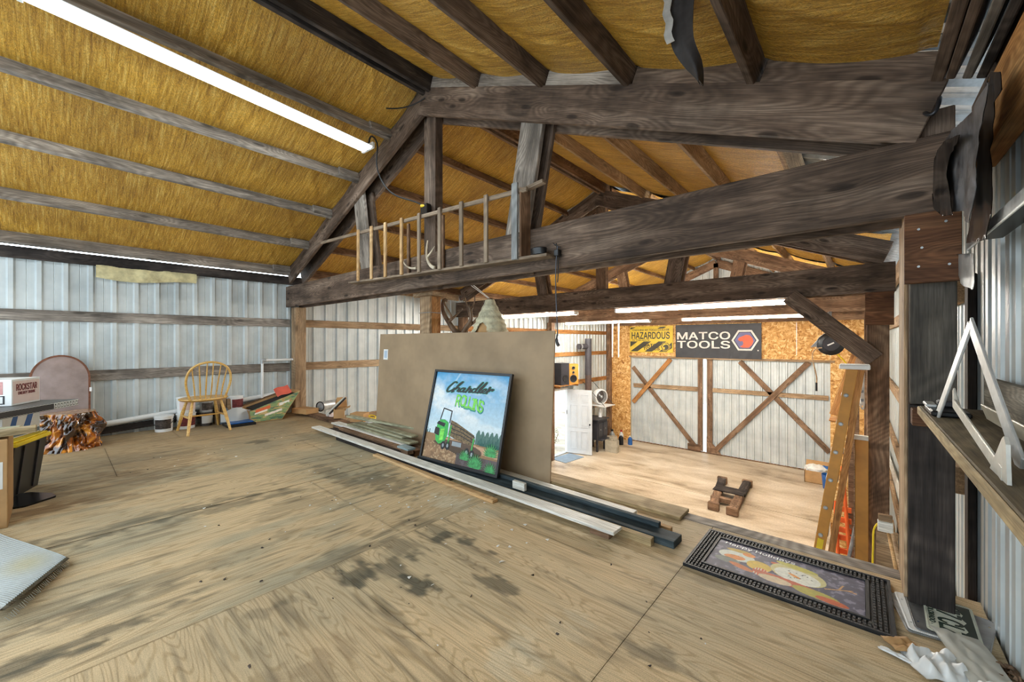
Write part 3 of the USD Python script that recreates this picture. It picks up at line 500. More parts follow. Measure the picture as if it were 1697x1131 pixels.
# ---------------------------------------------------------------- things around the stove corner
plain('stove_black', (52, 52, 58), .5, var=.15); plain('pipe_brown', (88, 70, 62), .55, var=.25); plain('pipe_dark', (66, 64, 70), .5, var=.2); plain('cinder', (176, 168, 150), .9, var=.15, bump=.4); plain('speaker_wood', (214, 152, 62), .5, var=.1); plain('grey_mat', (112, 128, 142), .9, var=.1); plain('orange', (236, 106, 40), .45, var=.12); plain('blue', (38, 96, 168), .4); plain('red', (196, 52, 44), .45); plain('ladder_yellow', (190, 134, 52), .5, var=.14, scale=4); plain('label_green', (70, 140, 80), .5); plain('label_yellow', (236, 206, 30), .5)
T_ = thing('stove_pipe', 'dark stove pipe rising beside the left wall to a capped tee', 'stove pipe', loc=(-6.72, 11.5, -1.3))
part(T_, 'lower_pipe', cyl((0, 0, -.03), (0, 0, 1.4), .105, 20), 'pipe_brown', smooth=30); part(T_, 'upper_pipe', cyl((0, 0, 1.36), (0, 0, 2.56), .11, 20), 'pipe_dark', smooth=30)
part(T_, 'tee', cyl((0, 0, 2.30), (-.12, -.42, 2.30), .09, 18), 'pipe_dark', smooth=30); part(T_, 'tee_collar', cyl((-.085, -.30, 2.30), (-.10, -.35, 2.30), .097, 18), 'galv', smooth=30)
S = thing('wood_stove', 'dark iron wood stove behind the open white door, on a cinder block base', 'stove', loc=(-6.6, 11.72, ZG + .39))
part(S, 'body', box(-.28, .28, -.32, .32, 0, .62, .012), 'stove_black'); part(S, 'top_plate', box(-.33, .33, -.37, .37, .62, .66, .008), 'stove_black'); part(S, 'ash_lip', box(.20, .40, -.26, .26, -.02, .02, .006), 'stove_black')
for y in (-.15, .16):
    d = part(S, 'door', box(.28, .305, y - .14, y + .14, .1, .54, .008), 'stove_black'); part(d, 'knob', lathe([(0, .0), (.018, .0), (.022, .03), (0, .05)], 12).apply_transform(trimesh.transformations.rotation_matrix(math.pi / 2, [0, 1, 0])).apply_translation([.305, y - .05, .33]), 'steel')
for x in (-.22, .22):
    for y in (-.24, .24): part(S, 'leg', box(x - .03, x + .03, y - .03, y + .03, -.39, 0, .006), 'stove_black')
def cinder(loc, rz, label):
    o = sg.box(-.2, -.1, .2, .1).difference(so.unary_union([sg.box(-.165, -.065, -.02, .065), sg.box(.02, -.065, .165, .065)]))
    return solo('cinder_block', ext(o, .19), 'cinder', label, 'concrete block', m=M4(loc, rz))
cinder((-6.02, 11.80, ZG), .1, 'lower pale concrete block standing before the wood stove'); cinder((-6.02, 11.80, ZG + .192), .12, 'upper pale concrete block before the wood stove'); cinder((-6.32, 12.25, ZG), .5, 'pale concrete block behind the stacked pair, right of the wood stove'); cinder((-6.3, 12.27, ZG + .192), .55, 'single pale block lying on another, right of the stacked pair by the stove')
def bottle(loc, r, h, mat, cap, label, cat='bottle', neck=.4):
    b = thing('bottle', label, cat, loc=loc)
    part(b, 'body', lathe([(0, 0), (r, 0), (r, h * .68), (r * neck, h * .84), (r * neck, h * .9), (0, h * .9)], 18), mat, smooth=40); part(b, 'cap', lathe([(0, h * .885), (r * neck * 1.25, h * .885), (r * neck * 1.25, h), (0, h)], 14), cap, smooth=40); return b
bottle((-6.48, 11.86, ZG + 1.06), .06, .30, 'white_paint', 'white_paint', 'white bottle standing on top of the wood stove', neck=.7)
bottle((-5.98, 13.05, ZG), .075, .30, 'blue', 'white_paint', 'blue jug with a white cap on the concrete by the board wall'); bottle((-6.22, 12.85, ZG), .08, .36, 'black_plastic', 'white_paint', 'black jug with a white cap by the board wall')
bottle((-6.33, 13.1, ZG), .07, .44, 'white_paint', 'red', 'tall white bottle with red cap in the far corner'); bottle((-6.5, 12.75, ZG), .09, .5, 'galv', 'black_plastic', 'grey canister with black cap between the blocks and the far corner')
FN = thing('round_fan', 'round grey workshop fan on a bracket shelf above the wood stove', 'fan', loc=(-6.56, 12.0, -.68), rz=-.42)
rx = trimesh.transformations.rotation_matrix(math.pi / 2, [0, 1, 0])
part(FN, 'housing', lathe([(.20, -.09), (.25, -.08), (.265, 0), (.25, .08), (.20, .09), (.20, -.09)], 32).apply_transform(rx), 'white_paint', smooth=40)
part(FN, 'grille', cat_(*[tube([(.095, r * math.cos(a), r * math.sin(a)) for a in np.linspace(0, 2 * math.pi, 28, endpoint=False)], .004, 5, closed=True) for r in np.arange(.05, .21, .022)]), 'steel'); part(FN, 'hub', lathe([(0, .0), (.05, 0), (.05, .1), (.03, .115), (0, .115)], 18).apply_transform(rx), 'galv'); part(FN, 'back_panel', lathe([(0, -.06), (.2, -.06), (.2, -.05), (0, -.05)], 28).apply_transform(rx), 'pipe_brown')
SH = thing('bracket_shelf', 'small white bracket shelf carrying the round fan', 'shelf', loc=(-6.6, 12.0, -.97)); part(SH, 'board', box(-.45, .42, -.33, .33, 0, .022, .003), 'white_paint'); part(SH, 'strut', cyl((-.1, .0, 0), (-.42, 0, -.3), .018, 8), 'galv')
for s in (-1, 1): part(SH, 'strap', tube([(.38, s * .3, .02), (-.45, s * .3, .78)], .008, 6), 'dark_cord')
SP = thing('loudspeaker', 'orange wooden loudspeaker box on the wall shelf, above the entry door', 'loudspeaker', loc=(-6.80, 10.62, -.155), rz=-.6)
part(SP, 'cabinet', box(-.14, .14, -.17, .17, 0, .62, .006), 'speaker_wood')
for z, r in ((.17, .115), (.36, .035), (.50, .05)):
    c = part(SP, 'cone', lathe([(r, .0), (r, .012), (r * .85, .012), (r * .3, -.0), (0, .012)], 20).apply_transform(rx).apply_translation([.142, 0, z]), 'black_plastic', smooth=40); part(c, 'surround', tube([(.15, r * math.cos(a), z + r * math.sin(a)) for a in np.linspace(0, 2 * math.pi, 24, endpoint=False)], .008, 6, closed=True), 'steel')
SP = thing('loudspeaker', 'dark loudspeaker box at the left end of the wall shelf, half behind the brown board', 'loudspeaker', loc=(-6.86, 10.17, -.155), rz=-.2); part(SP, 'cabinet', box(-.15, .15, -.17, .17, 0, .66, .006), 'stove_black'); part(SP, 'cone', lathe([(.11, 0), (.11, .012), (.09, .012), (.03, 0), (0, .012)], 20).apply_transform(rx).apply_translation([.152, 0, .2]), 'black_rubber')
t = thing('wall_shelf', 'narrow timber wall shelf above the entry door holding the speakers', 'shelf', loc=(XL, 10.5, -.18)); part(t, 'board', box(.03, .42, -.75, .55, 0, .025), 'orange_wood')
for y in (-.6, .4): part(t, 'bracket', box(.045, .36, y - .02, y + .02, -.06, 0), 'orange_wood')
t = thing('pull_cord_tubes', 'two pale fluorescent tubes hanging upright from the third truss, left of the yellow banner', 'lamp tube', loc=(-5.3, 9.99, 1.73))
for q_ in (1015, 1025): x, z0 = at(q_, 560, Y=9.99)[0], at(q_, 594, Y=9.99)[2]; part(t, 'tube', cyl((x, 9.99, z0), (x, 9.99, 1.73), .019, 12), 'white_paint', w=True)
# X-frame dolly on the concrete
DL = thing('dolly', 'weathered wooden H-shaped dolly lying on the concrete floor', 'dolly', loc=(-2.18, 10.05, ZG))
for p, q in (((-2.33, 9.15), (-2.60, 11.0)), ((-1.97, 9.12), (-2.08, 11.15))):
    for u0, u1 in ((0, .46), (.54, 1)):
        a, b = [np.array([p[0] + (q[0] - p[0]) * u, p[1] + (q[1] - p[1]) * u, ZG + .10]) for u in (u0, u1)]; beam(DL, 'rail', a, b, .17, .12, 'black_wood' if u0 else 'brown_wood', c=.02)
    for e in (p, q): part(DL, 'end_block', box(e[0] - .11, e[0] + .11, e[1] - .05, e[1] + .05, ZG, ZG + .17, .015), 'brown_wood', w=True)
part(DL, 'cross_plate', box(-2.55, -1.92, 9.92, 10.3, ZG + .165, ZG + .185, .004), 'black_wood', w=True); part(DL, 'cross_bar', box(-2.5, -1.95, 9.55, 9.68, ZG + .05, ZG + .15, .01), 'brown_wood', w=True)
for x, y in ((-2.36, 9.4), (-2.0, 9.4), (-2.55, 10.75), (-2.06, 10.8)): part(DL, 'caster', cyl((x - .02, y, ZG + .022), (x + .02, y, ZG + .022), .022, 12), 'steel', w=True)

# ---------------------------------------------------------------- things by the right wall
LD = thing('step_ladder', 'tall yellow fibreglass step ladder standing beside the brown post', 'ladder', loc=(-.3, 6.0, ZG))
def lp(x, y, Y): return at(x, y, Y=Y)
Ya, Yb = 5.72, 5.98
top, bot = lp(1412, 614, Ya), lp(1358, 910, Ya); d = (bot - top) / (top[2] - bot[2]); foot = top + d * (top[2] - ZG); up_ = np.cross(foot - top, [0, 1, 0])
for Y in (Ya, Yb):
    sh = np.array([0, Y - Ya, 0]); r = beam(LD, 'front_rail', top + sh, foot + sh, .035, .10, 'ladder_yellow', up=up_)
    rear = top + [.075, 0, 0] + sh; beam(LD, 'rear_rail', rear, np.array([foot[0] + .13, Y, ZG]), .03, .06, 'orange_wood', up=up_)
for k in range(1, 10):
    c = top + (foot - top) * (k * .098 - .01); part(LD, 'step', box(c[0] - .055, c[0] + .055, Ya + .012, Yb - .012, c[2] - .015, c[2] + .008, .003), 'galv', w=True)
    part(LD, 'rivet', lathe([(0, 0), (.022, 0), (.022, .006), (.012, .012), (0, .012)], 14).apply_transform(trimesh.transformations.rotation_matrix(math.pi / 2, [1, 0, 0])).apply_translation([c[0] - .01, Ya - .018, c[2]]), 'galv', w=True)
part(LD, 'top_cap', box(top[0] - .11, top[0] + .15, Ya - .03, Yb + .03, top[2] + .0, top[2] + .05, .008), 'white_paint', w=True)
xr = (foot - top) / np.linalg.norm(foot - top)
for u, h, w_, mt, nm in ((.62, .19, .055, 'label_yellow', 'warning_label'), (.795, .20, .055, 'white_paint', 'maker_label')):
    c = top + (foot - top) * u + [-.002, -.0185, 0]; mm = plane_m(c, np.cross(xr, [0, -1, 0]), -xr); part(LD, nm, box(-w_ / 2, w_ / 2, -h / 2, h / 2, 0, .0015), mt, m=mm, w=True)
    if mt == 'white_paint': part(LD, 'label_stripe', box(-.02, .02, -h / 2 + .02, h / 2 - .04, .0015, .0025), 'label_green', m=mm, w=True)
HT = thing('hand_truck', 'orange steel hand truck standing behind the yellow step ladder', 'hand truck', loc=(-.1, 7.2, ZG))
for x0, y0_, x1 in ((1384, 832, 1389), (1396, 775, 1408)):
    a, b = at(x0, y0_, Y=7.2), at(x1, 925, Y=7.0); part(HT, 'rail', tube([a, b, b + (b - a) * .22], .022, 10), 'orange', w=True, smooth=40)
for y in (842, 860, 876, 889, 911, 928):
    a, b = at(1387 - (900 - y) * .0, y, Y=7.1), at(1408, y + 6, Y=7.1); part(HT, 'cross_plate', box(min(a[0], b[0]), max(a[0], b[0]) + .02, 7.09, 7.12, a[2] - .05, a[2] + .02, .004), 'orange', w=True)
part(HT, 'toe_plate', box(-.30, .18, 6.75, 7.05, ZG, ZG + .01), 'orange', w=True)
for x in (-.36, .24): wv = part(HT, 'wheel', lathe([(.06, -.04), (.13, -.045), (.15, 0), (.13, .045), (.06, .04), (.06, -.04)], 22).apply_transform(rx).apply_translation([x, 7.15, ZG + .15]), 'black_rubber', w=True, smooth=40); part(wv, 'wheel_hub', cyl((x - .03, 7.15, ZG + .15), (x + .03, 7.15, ZG + .15), .06, 14), 'white_paint', w=True)
t = thing('door_slab', 'brown flush door slab standing on end against the tall brown post', 'door slab', loc=(.0, 6.0, ZG)); a = at(1417, 730, Y=6.05)
part(t, 'slab', box(a[0], a[0] + .115, 6.04, 6.10, ZG + .3, a[2], .003), 'ladder_yellow', w=True); part(t, 'edge_strip', box(a[0] - .012, a[0], 6.035, 6.10, ZG + .3, a[2]), 'tan_wood', w=True); part(t, 'top_edge', box(a[0] - .012, a[0] + .115, 6.035, 6.10, a[2], a[2] + .05, .003), 'white_board', w=True)
part(t, 'foot_blocking', box(a[0] - .01, a[0] + .11, 6.04, 6.10, ZG, ZG + .3), 'tan_wood', w=True)
t = thing('garden_cart', 'black wheeled cart with a silver handle at the foot of the brown post', 'cart', loc=(-.02, 6.6, ZG))
part(t, 'tyre', lathe([(.10, -.05), (.17, -.055), (.21, 0), (.17, .055), (.10, .05), (.10, -.05)], 24).apply_transform(rx).apply_translation([.02, 6.5, ZG + .21]), 'black_rubber', w=True, smooth=40); part(t, 'hub', cyl((-.04, 6.5, ZG + .21), (.08, 6.5, ZG + .21), .1, 16), 'steel', w=True)
part(t, 'tray', box(-.15, .1, 6.58, 6.72, ZG + .42, ZG + .8, .02), 'black_plastic', w=True); part(t, 'handle', tube([at(1419, 868, Y=6.5), at(1404, 940, Y=6.3), at(1402, 990, Y=6.2)], .02, 8), 'steel', w=True, smooth=40)
part(t, 'axle_fork', box(-.06, -.045, 6.48, 6.7, ZG + .2, ZG + .5), 'black_plastic', w=True)
BR = thing('push_broom', 'push broom stood head-up against the right wall, by the yellow cord', 'broom', loc=(.3, 5.0, ZG))
a = at(1467, 872, Y=5.2); part(BR, 'head', box(a[0] - .055, a[0] + .055, 5.16, 5.22, a[2] - .06, a[2] + .04, .006), 'white_board', w=True); part(BR, 'bristles', box(a[0] - .05, a[0] + .05, 5.165, 5.215, a[2] + .04, a[2] + .10, .004), 'tan_wood', w=True); part(BR, 'handle', cyl(a + [.02, 0, -.05], at(1496, 940, Y=4.6) + [0, 0, -.3], .014, 10), 'pine_wood', w=True, smooth=40)
PT = solo('broom_handle', cyl(at(1480, 888, Y=5.0), at(1503, 948, Y=4.5) + np.array([0, 0, -.2]), .016, 10), 'tan_wood', 'loose wooden pole leaning right of the push broom', 'pole', smooth=40)
a, b = at(1470, 752, X=.375), at(1496, 835, X=.375); solo('white_board', cham(np.linalg.norm(b - a), .02, .13, .003), 'white_board', 'pale painted board slanting along the right wall beyond the loft post', 'board', m=frame(a, b)[0])
a, b = at(1452, 878, Y=5.4), at(1480, 935, Y=5.4); solo('plywood_offcut', box(a[0], a[0] + .16, 5.40, 5.415, ZG, a[2], .002), 'tan_wood', 'pale plywood offcut standing behind the push broom', 'board')
solo('rope_loop', tube(curve([at(1467, 866, Y=5.3), at(1452, 872, Y=5.3), at(1447, 895, Y=5.3), at(1446, 940, Y=5.3), at(1446, 1000, Y=5.3)]), .008, 8), 'label_yellow', 'thin yellow rope looping over the push broom head', 'rope', smooth=40)
HR = thing('hose_reel', 'black retractable hose reel hanging beside the diagonal brace', 'hose reel', loc=tuple(at(1376, 572, Y=9.60)), rz=.15)
ry = trimesh.transformations.rotation_matrix(math.pi / 2, [1, 0, 0])
part(HR, 'drum', lathe([(0, -.09), (.16, -.09), (.21, -.06), (.21, .06), (.16, .09), (0, .09)], 30).apply_transform(ry), 'black_plastic', smooth=40); part(HR, 'face_disc', lathe([(0, .0), (.13, 0), (.125, .02), (0, .02)], 26).apply_transform(ry).apply_translation([0, -.085, 0]), 'stove_black'); part(HR, 'nameplate', box(-.06, .05, -.112, -.106, -.01, .015), 'white_paint', m=trimesh.transformations.rotation_matrix(-.5, [0, 1, 0]))
part(HR, 'bracket', cat_(ext(sg.Polygon([(-.30, -.06), (-.1, .20), (.1, .20), (.30, -.02), (.2, .1), (-.2, .1)]), .03).apply_transform(ry)), 'steel'); part(HR, 'hanger', cat_(box(-.02, .02, -.02, .02, .18, 1.725 - at(1376, 572, Y=9.60)[2]), box(-.02, .02, -.02, .24, 1.70 - at(1376, 572, Y=9.60)[2], 1.735 - at(1376, 572, Y=9.60)[2])), 'steel')
p = at(1353, 580, Y=9.1); part(HR, 'air_hose', tube(curve([p + [0.08, 0, .02], p, p + [0, 0, -.5], at(1353, 636, Y=9.1)]), .01, 8), 'tan_wood', w=True, smooth=40); part(HR, 'hose_coupler', cyl(at(1353, 636, Y=9.1), at(1353, 650, Y=9.1), .016, 10), 'black_plastic', w=True)
solo('yellow_hose', tube(curve([at(1388, 589, Y=9.45), at(1397, 598, Y=9.5), at(1408, 612, Y=9.7)]), .012, 8), 'label_yellow', 'short yellow air line slanting down from the hose reel', 'hose', smooth=40)
for nm, a, b, Y, h, mt, lab in (('leaning_plank', (1384, 690), (1422, 588), 8.6, .16, 'orange_wood', 'orange plank leaning behind the top of the step ladder'), ('leaning_plank', (1408, 660), (1427, 600), 7.4, .12, 'brown_wood', 'short brown plank leaning behind the ladder cap, right of the orange plank')):
    p, q = at(*a, Y=Y), at(*b, Y=Y); q = q + (q - p) * .05; p = p + (p - q) / (p[2] - q[2]) * -1 * (p[2] - ZG) * -1 if False else p
    solo(nm, cham(np.linalg.norm(q - p), .04, h, .004), mt, lab, 'plank', m=frame(p, q)[0])
for Yq, xa, xb, yz, mt, lab in ((8.6, 1377, 1412, 696, 'osb', 'board-sided cabinet under the orange plank, behind the step ladder'), (7.4, 1406, 1424, 664, 'brown_wood', 'narrow brown cabinet under the short brown plank, behind the ladder cap')):
    a, b = at(xa, yz, Y=Yq), at(xb, yz, Y=Yq); kb = thing('cabinet', lab, 'cabinet', loc=((a[0] + b[0]) / 2, Yq + .1, ZG)); part(kb, 'body', box(a[0], b[0], Yq - .12, Yq + .3, ZG, a[2] - .02, .004), mt, w=True); part(kb, 'top', box(a[0] - .02, b[0] + .02, Yq - .14, Yq + .32, a[2] - .02, a[2], .003), 'orange_wood', w=True)
c0 = at(1352, 800, Z=ZG); CB = thing('cardboard_box', 'open cardboard box of white and blue rags on the concrete, left of the step ladder', 'box', loc=tuple(c0))
part(CB, 'box', cat_(box(-.22, .30, -.2, -.19, 0, .3), box(-.22, .30, .19, .2, 0, .3), box(-.22, -.21, -.2, .2, 0, .3), box(.29, .30, -.2, .2, 0, .3), box(-.22, .3, -.2, .2, 0, .01)), 'card'); part(CB, 'flap', grid(3, 3, lambda u, v: np.c_[-.22 + u * .52, .2 + v * .12, .3 + v * .16], thick=.005), 'card')
rg = trimesh.creation.icosphere(4, 1.0); rg.vertices *= np.array([.25, .18, .16]); rg.vertices *= (1 + .5 * (fbm(rg.vertices * 14, 4, 3) - .5))[:, None]; part(CB, 'rags', rg.copy().apply_translation([.02, 0, .28]), 'paper', smooth=True); rg.vertices *= .45; part(CB, 'rags', rg.apply_translation([.2, .02, .36]), 'blue', smooth=True)
t = solo('blue_bucket', lathe([(0, 0), (.12, 0), (.15, .34), (.14, .34), (.115, .01), (0, .01)], 24), 'blue', 'blue bucket beside the open box of rags', 'bucket', smooth=40, m=M4(tuple(at(1374, 812, Z=ZG))))
for k, (x, y, Y, w_, d_, h_, mt, lab) in enumerate(((.18, 0, 8.08, .4, .36, .9, 'card', 'tall brown carton behind the orange hand truck'), (.12, 0, 9.0, .45, .4, .55, 'black_plastic', 'black storage case behind the brown carton'), (-.05, 0, 11.2, .5, .5, .8, 'card', 'brown carton near the far right corner'))):
    b = thing('carton', lab, 'box', loc=(x, Y, ZG)); part(b, 'body', box(-w_ / 2, w_ / 2, -d_ / 2, d_ / 2, 0, h_, .006), mt); part(b, 'tape', box(-.03, .03, -d_ / 2 - .002, d_ / 2 + .002, h_, h_ + .002), 'paper' if mt == 'card' else 'steel')
pw = thing('power_strip', 'white power strip and coiled lead hanging on the brown post', 'power strip', loc=(.02, 6.11, .72)); part(pw, 'strip', box(-.02, .02, -.03, .02, -.28, .10, .008), 'white_paint'); part(pw, 'lead', tube(curve([(0, -.02, .1), (-.03, -.03, .16), (.01, -.04, .0), (-.03, -.04, -.2), (.0, -.03, -.32), (.01, -.02, -.1), (0, -.03, .14)], 40), .008, 7), 'white_paint', smooth=40)
for y in (-.22, -.12, -.02): part(pw, 'socket', box(-.012, .012, -.032, -.03, y - .015, y + .015), 'steel')
# ---------------------------------------------------------------- near right corner: post, shelf, eave
t = thing('loft_post', 'near dark timber post at the right end of the loft edge, capped with red plywood', 'post', loc=(.235, 2.6, 0))
vx = np.array([[0, 1, 0, 0], [0, 0, 1, 0], [1, 0, 0, 0], [0, 0, 0, 1.0]])
def upright(parent, name, x0, x1, y0, y1, z0, z1, mat, label=None, c=.004):
    m = vx.copy(); m[:3, 3] = [(x0 + x1) / 2, (y0 + y1) / 2, (z0 + z1) / 2]; return part(parent, name, cham(z1 - z0, x1 - x0, y1 - y0, c), mat, label, m=m, w=True)
upright(t, 'core', .165, .31, 2.545, 2.72, -.2, 2.2, 'truss_wood'); upright(t, 'face_board', .168, .31, 2.50, 2.543, .90, 1.45, 'grey_dark', 'weathered upper face board with a knot'); upright(t, 'face_board', .164, .306, 2.512, 2.543, 0.002, .895, 'black_wood', 'dark lower face board')
upright(t, 'side_trim', .152, .166, 2.55, 2.86, -.3, 1.9, 'tan_wood'); part(t, 'gusset_plate', box(.147, .315, 2.44, 2.476, 1.43, 1.73, .002), 'red_ply', 'red-brown plywood gusset with screws', w=True)
part(t, 'ledge_block', box(.17, .30, 2.43, 2.51, .815, .885, .003), 'red_ply', 'small plywood ledge with a bent nail', w=True); part(t, 'nail', tube(curve([(.225, 2.43, .855), (.235, 2.405, .85), (.25, 2.40, .84)], 6), .0025, 6), 'steel', w=True)
for x, z in ((.19, 1.66), (.19, 1.5), (.27, 1.68), (.28, 1.5), (.2, 1.58)): part(t, 'screw', cyl((x, 2.437, z), (x, 2.442, z), .005, 8), 'galv', w=True)
Sx = thing('wall_ledge', 'dusty timber ledge running along the right wall, holding the metal brackets', 'shelf', loc=(.3, 1.5, .9))
beam(Sx, 'ledge_board', (.292, 2.42, .893), (.292, .2, .893), .205, .025, 'dusty_wood' if 'dusty_wood' in MATS else 'grey_wood'); beam(Sx, 'edge_lip', (.188, 2.42, .886), (.188, .2, .886), .008, .034, 'ply_edge')
beam(wr, 'girt', (.385, 2.42, .975), (.385, .2, .975), .03, .12, 'chip_board'); beam(wr, 'girt', (.372, 2.42, 1.98), (.372, .2, 1.98), .06, .235, 'orange_wood')
for x, mt in ((.315, 'truss_wood'), (.362, 'grey_wood'), (.40, 'black_wood')): beam(ce, 'eave_purlin', (x, Y0, 2.36 - (x - .3) * .4), (x, 2.46, 2.36 - (x - .3) * .4), .03, .17, mt, up=ur)
beam(ce, 'eave_purlin', (.415, Y0, 2.24), (.415, 2.9, 2.24), .02, .14, 'truss_wood')
upright(wr, 'furring_strip', .385, .415, 2.84, 2.92, -.4, 1.5, 'black_wood')
fl = thing('flashing', 'bent black and white metal flashing along the right wall above the ledge', 'flashing', loc=(.36, 1.6, 1.58))
part(fl, 'top_leg', box(.325, .415, .3, 2.40, 1.578, 1.582), 'black_plastic', w=True); part(fl, 'front_leg', box(.323, .327, .3, 2.40, 1.545, 1.582), 'galv', w=True); part(fl, 'edge', tube([(.325, .3, 1.544), (.325, 2.4, 1.544)], .004, 6), 'white_paint', w=True)
def sheet_px(pts, X, seed, amp, mat, name, label, cat, curl=0.0, n=26):
    """A torn sheet with the given outline on the plane X, wrinkled in depth, with real thickness."""
    q = np.array([at(a, b, X=X)[1:] for a, b in pts]); P = sg.Polygon(q).buffer(0)
    x0, y0, x1, y1 = P.bounds; s = max(x1 - x0, y1 - y0) / n; g = [(x, y) for x in np.arange(x0, x1, s) for y in np.arange(y0, y1, s) if P.buffer(-s * .35).contains(sg.Point(x, y))]
    edge = [P.exterior.interpolate(d).coords[0] for d in np.arange(0, P.length, s * .6)]; V = np.array(g + edge)
    from scipy.spatial import Delaunay
    D = Delaunay(V).simplices; D = D[[P.buffer(1e-4).contains(sg.Point(V[d].mean(0))) for d in D]]
    X_ = X + amp * (2 * fbm(np.c_[V * [9, 4], np.full(len(V), seed)], 4, seed) - 1) + curl * ((V[:, 0] - x0) / (x1 - x0)) ** 2
    p = np.c_[X_, V]; m = trimesh.Trimesh(p, D, process=False); k = len(p); nr = m.vertex_normals
    return solo(name, trimesh.Trimesh(np.vstack([p, p + nr * .0015]), np.vstack([D, D[:, ::-1] + k]), process=False), mat, label, cat, smooth=True)
sheet_px([(1640, 128), (1622, 170), (1600, 200), (1572, 222), (1558, 255), (1556, 312), (1566, 340), (1580, 352), (1592, 352), (1606, 372), (1613, 350), (1616, 300), (1622, 250), (1634, 200), (1650, 140)], .255, 3, .018, 'clear_grey', 'torn_wrap', 'torn grey translucent plastic wrap in front of the black sheet at the top right', 'plastic')
sheet_px([(1596, 224), (1580, 228), (1560, 240), (1545, 265), (1543, 315), (1552, 345), (1562, 360), (1576, 358), (1572, 330), (1568, 290), (1574, 255), (1590, 235)], .235, 5, .015, 'gloss_black', 'torn_sheet', 'glossy black plastic edge curling around the end of the roof truss chord', 'plastic')
sheet_px([(1645, 120), (1630, 160), (1622, 210), (1616, 300), (1612, 360), (1600, 405), (1628, 400), (1640, 360), (1640, 300), (1636, 250), (1648, 190), (1662, 150), (1660, 120)], .30, 7, .012, 'gloss_black', 'torn_sheet', 'black plastic sheet hanging down the right wall under the orange girt', 'plastic')
sheet_px([(1575, 424), (1612, 422), (1614, 470), (1610, 482), (1596, 476), (1584, 455)], .30, 9, .012, 'galv', 'rubber_flap', 'pale grey flap sticking out beside the red plywood gusset', 'flap')
# torn black strip hanging from the roof
def strip_fn(u, v):
    c = np.array([(-.665, 3.0), (-.665, 2.76), (-.635, 2.62), (-.60, 2.50), (-.565, 2.385)]); c = np.c_[c[:, 0] * .935, 1.18 + (c[:, 1] - 1.18) * .935]; w = np.array([.060, .058, .05, .034, .002]); k = np.interp(v, np.linspace(0, 1, 5), np.arange(5)); i = np.minimum(k.astype(int), 3); f = (k - i)[:, None]
    cc = c[i] * (1 - f) + c[i + 1] * f; ww = w[i] * (1 - f[:, 0]) + w[i + 1] * f[:, 0]; s = (u - .5) * 2
    return np.c_[cc[:, 0] + s * ww + .008 * np.sin(v * 9), 1.842 + .02 * np.sin(s * 2 + v * 5) + .025 * np.abs(s), cc[:, 1]]
t = thing('torn_strip', 'torn black strip dangling from the roof in front of the insulation', 'strip', loc=(-.66, 1.97, 2.9)); part(t, 'strip', grid(9, 26, strip_fn, thick=.003), 'black_cloth', w=True, smooth=True)
part(t, 'silver_edge', grid(4, 14, lambda u, v: np.c_[-.687 + u * .035 + v * .02 + .006 * np.sin(v * 20), 1.83 + .0 * u, 2.85 - v * .32 + .0 * u], thick=.002), 'galv', w=True)
# A-shaped bracket and the long bracket on the ledge
AB = thing('angle_bracket', 'bright metal bracket standing as a tall A on the ledge against the right wall', 'bracket', loc=(.24, 1.7, .906))
La, Ra, Ap = np.array([.212, 2.10, .908]), np.array([.262, 1.36, .908]), np.array([.268, 1.93, 1.235])
def strap(parent, name, pts, w, th, mat, nrm):
    for a, b in zip(pts[:-1], pts[1:]): beam(parent, name, a, b, th, w, mat, up=np.cross(np.array(b) - np.array(a), nrm), c=.002)
strap(AB, 'leg', [La, Ap], .046, .007, 'steel_bright', (1, 0, 0)); strap(AB, 'leg', [Ap + [0, 0, .0], Ra], .05, .007, 'steel_bright', (1, 0, 0))
LB = thing('long_bracket', 'long narrow metal loop bracket lying along the ledge in front of the A-shaped one', 'bracket', loc=(.22, 1.5, .906))
strap(LB, 'lower_bar', [(.232, 1.93, .975), (.212, 1.22, .918)], .03, .006, 'white_metal', (1, 0, 0)); strap(LB, 'end_loop', [(.232, 1.93, .965), (.236, 1.965, 1.02)], .02, .006, 'white_metal', (1, 0, 0)); strap(LB, 'end_loop', [(.236, 1.965, 1.02), (.24, 1.90, .965)], .012, .006, 'white_metal', (1, 0, 0))
part(LB, 'end_plate', ext(sg.Polygon([(-.05, 0), (.085, 0), (.075, .075), (.06, .088), (.045, .08)]), .006), 'white_metal', m=plane_m((.216, 1.27, .907), (0, -1, 0), (0, 0, 1)), w=True)
strap(LB, 'upper_bar', [(.30, 1.95, .955), (.318, .75, .945)], .05, .006, 'pale_metal', (1, 0, .3))
bk = thing('black_case', 'small black case with chrome trim on the end of the ledge by the post', 'case', loc=(.225, 2.19, .907)); part(bk, 'case', box(-.03, .07, -.10, .10, 0, .02, .005), 'black_plastic'); part(bk, 'chrome_trim', box(-.034, -.004, .0, .11, .02, .032, .003), 'steel_bright'); part(bk, 'clip', box(0.0, .05, .03, .09, .02, .045, .006), 'stove_black')

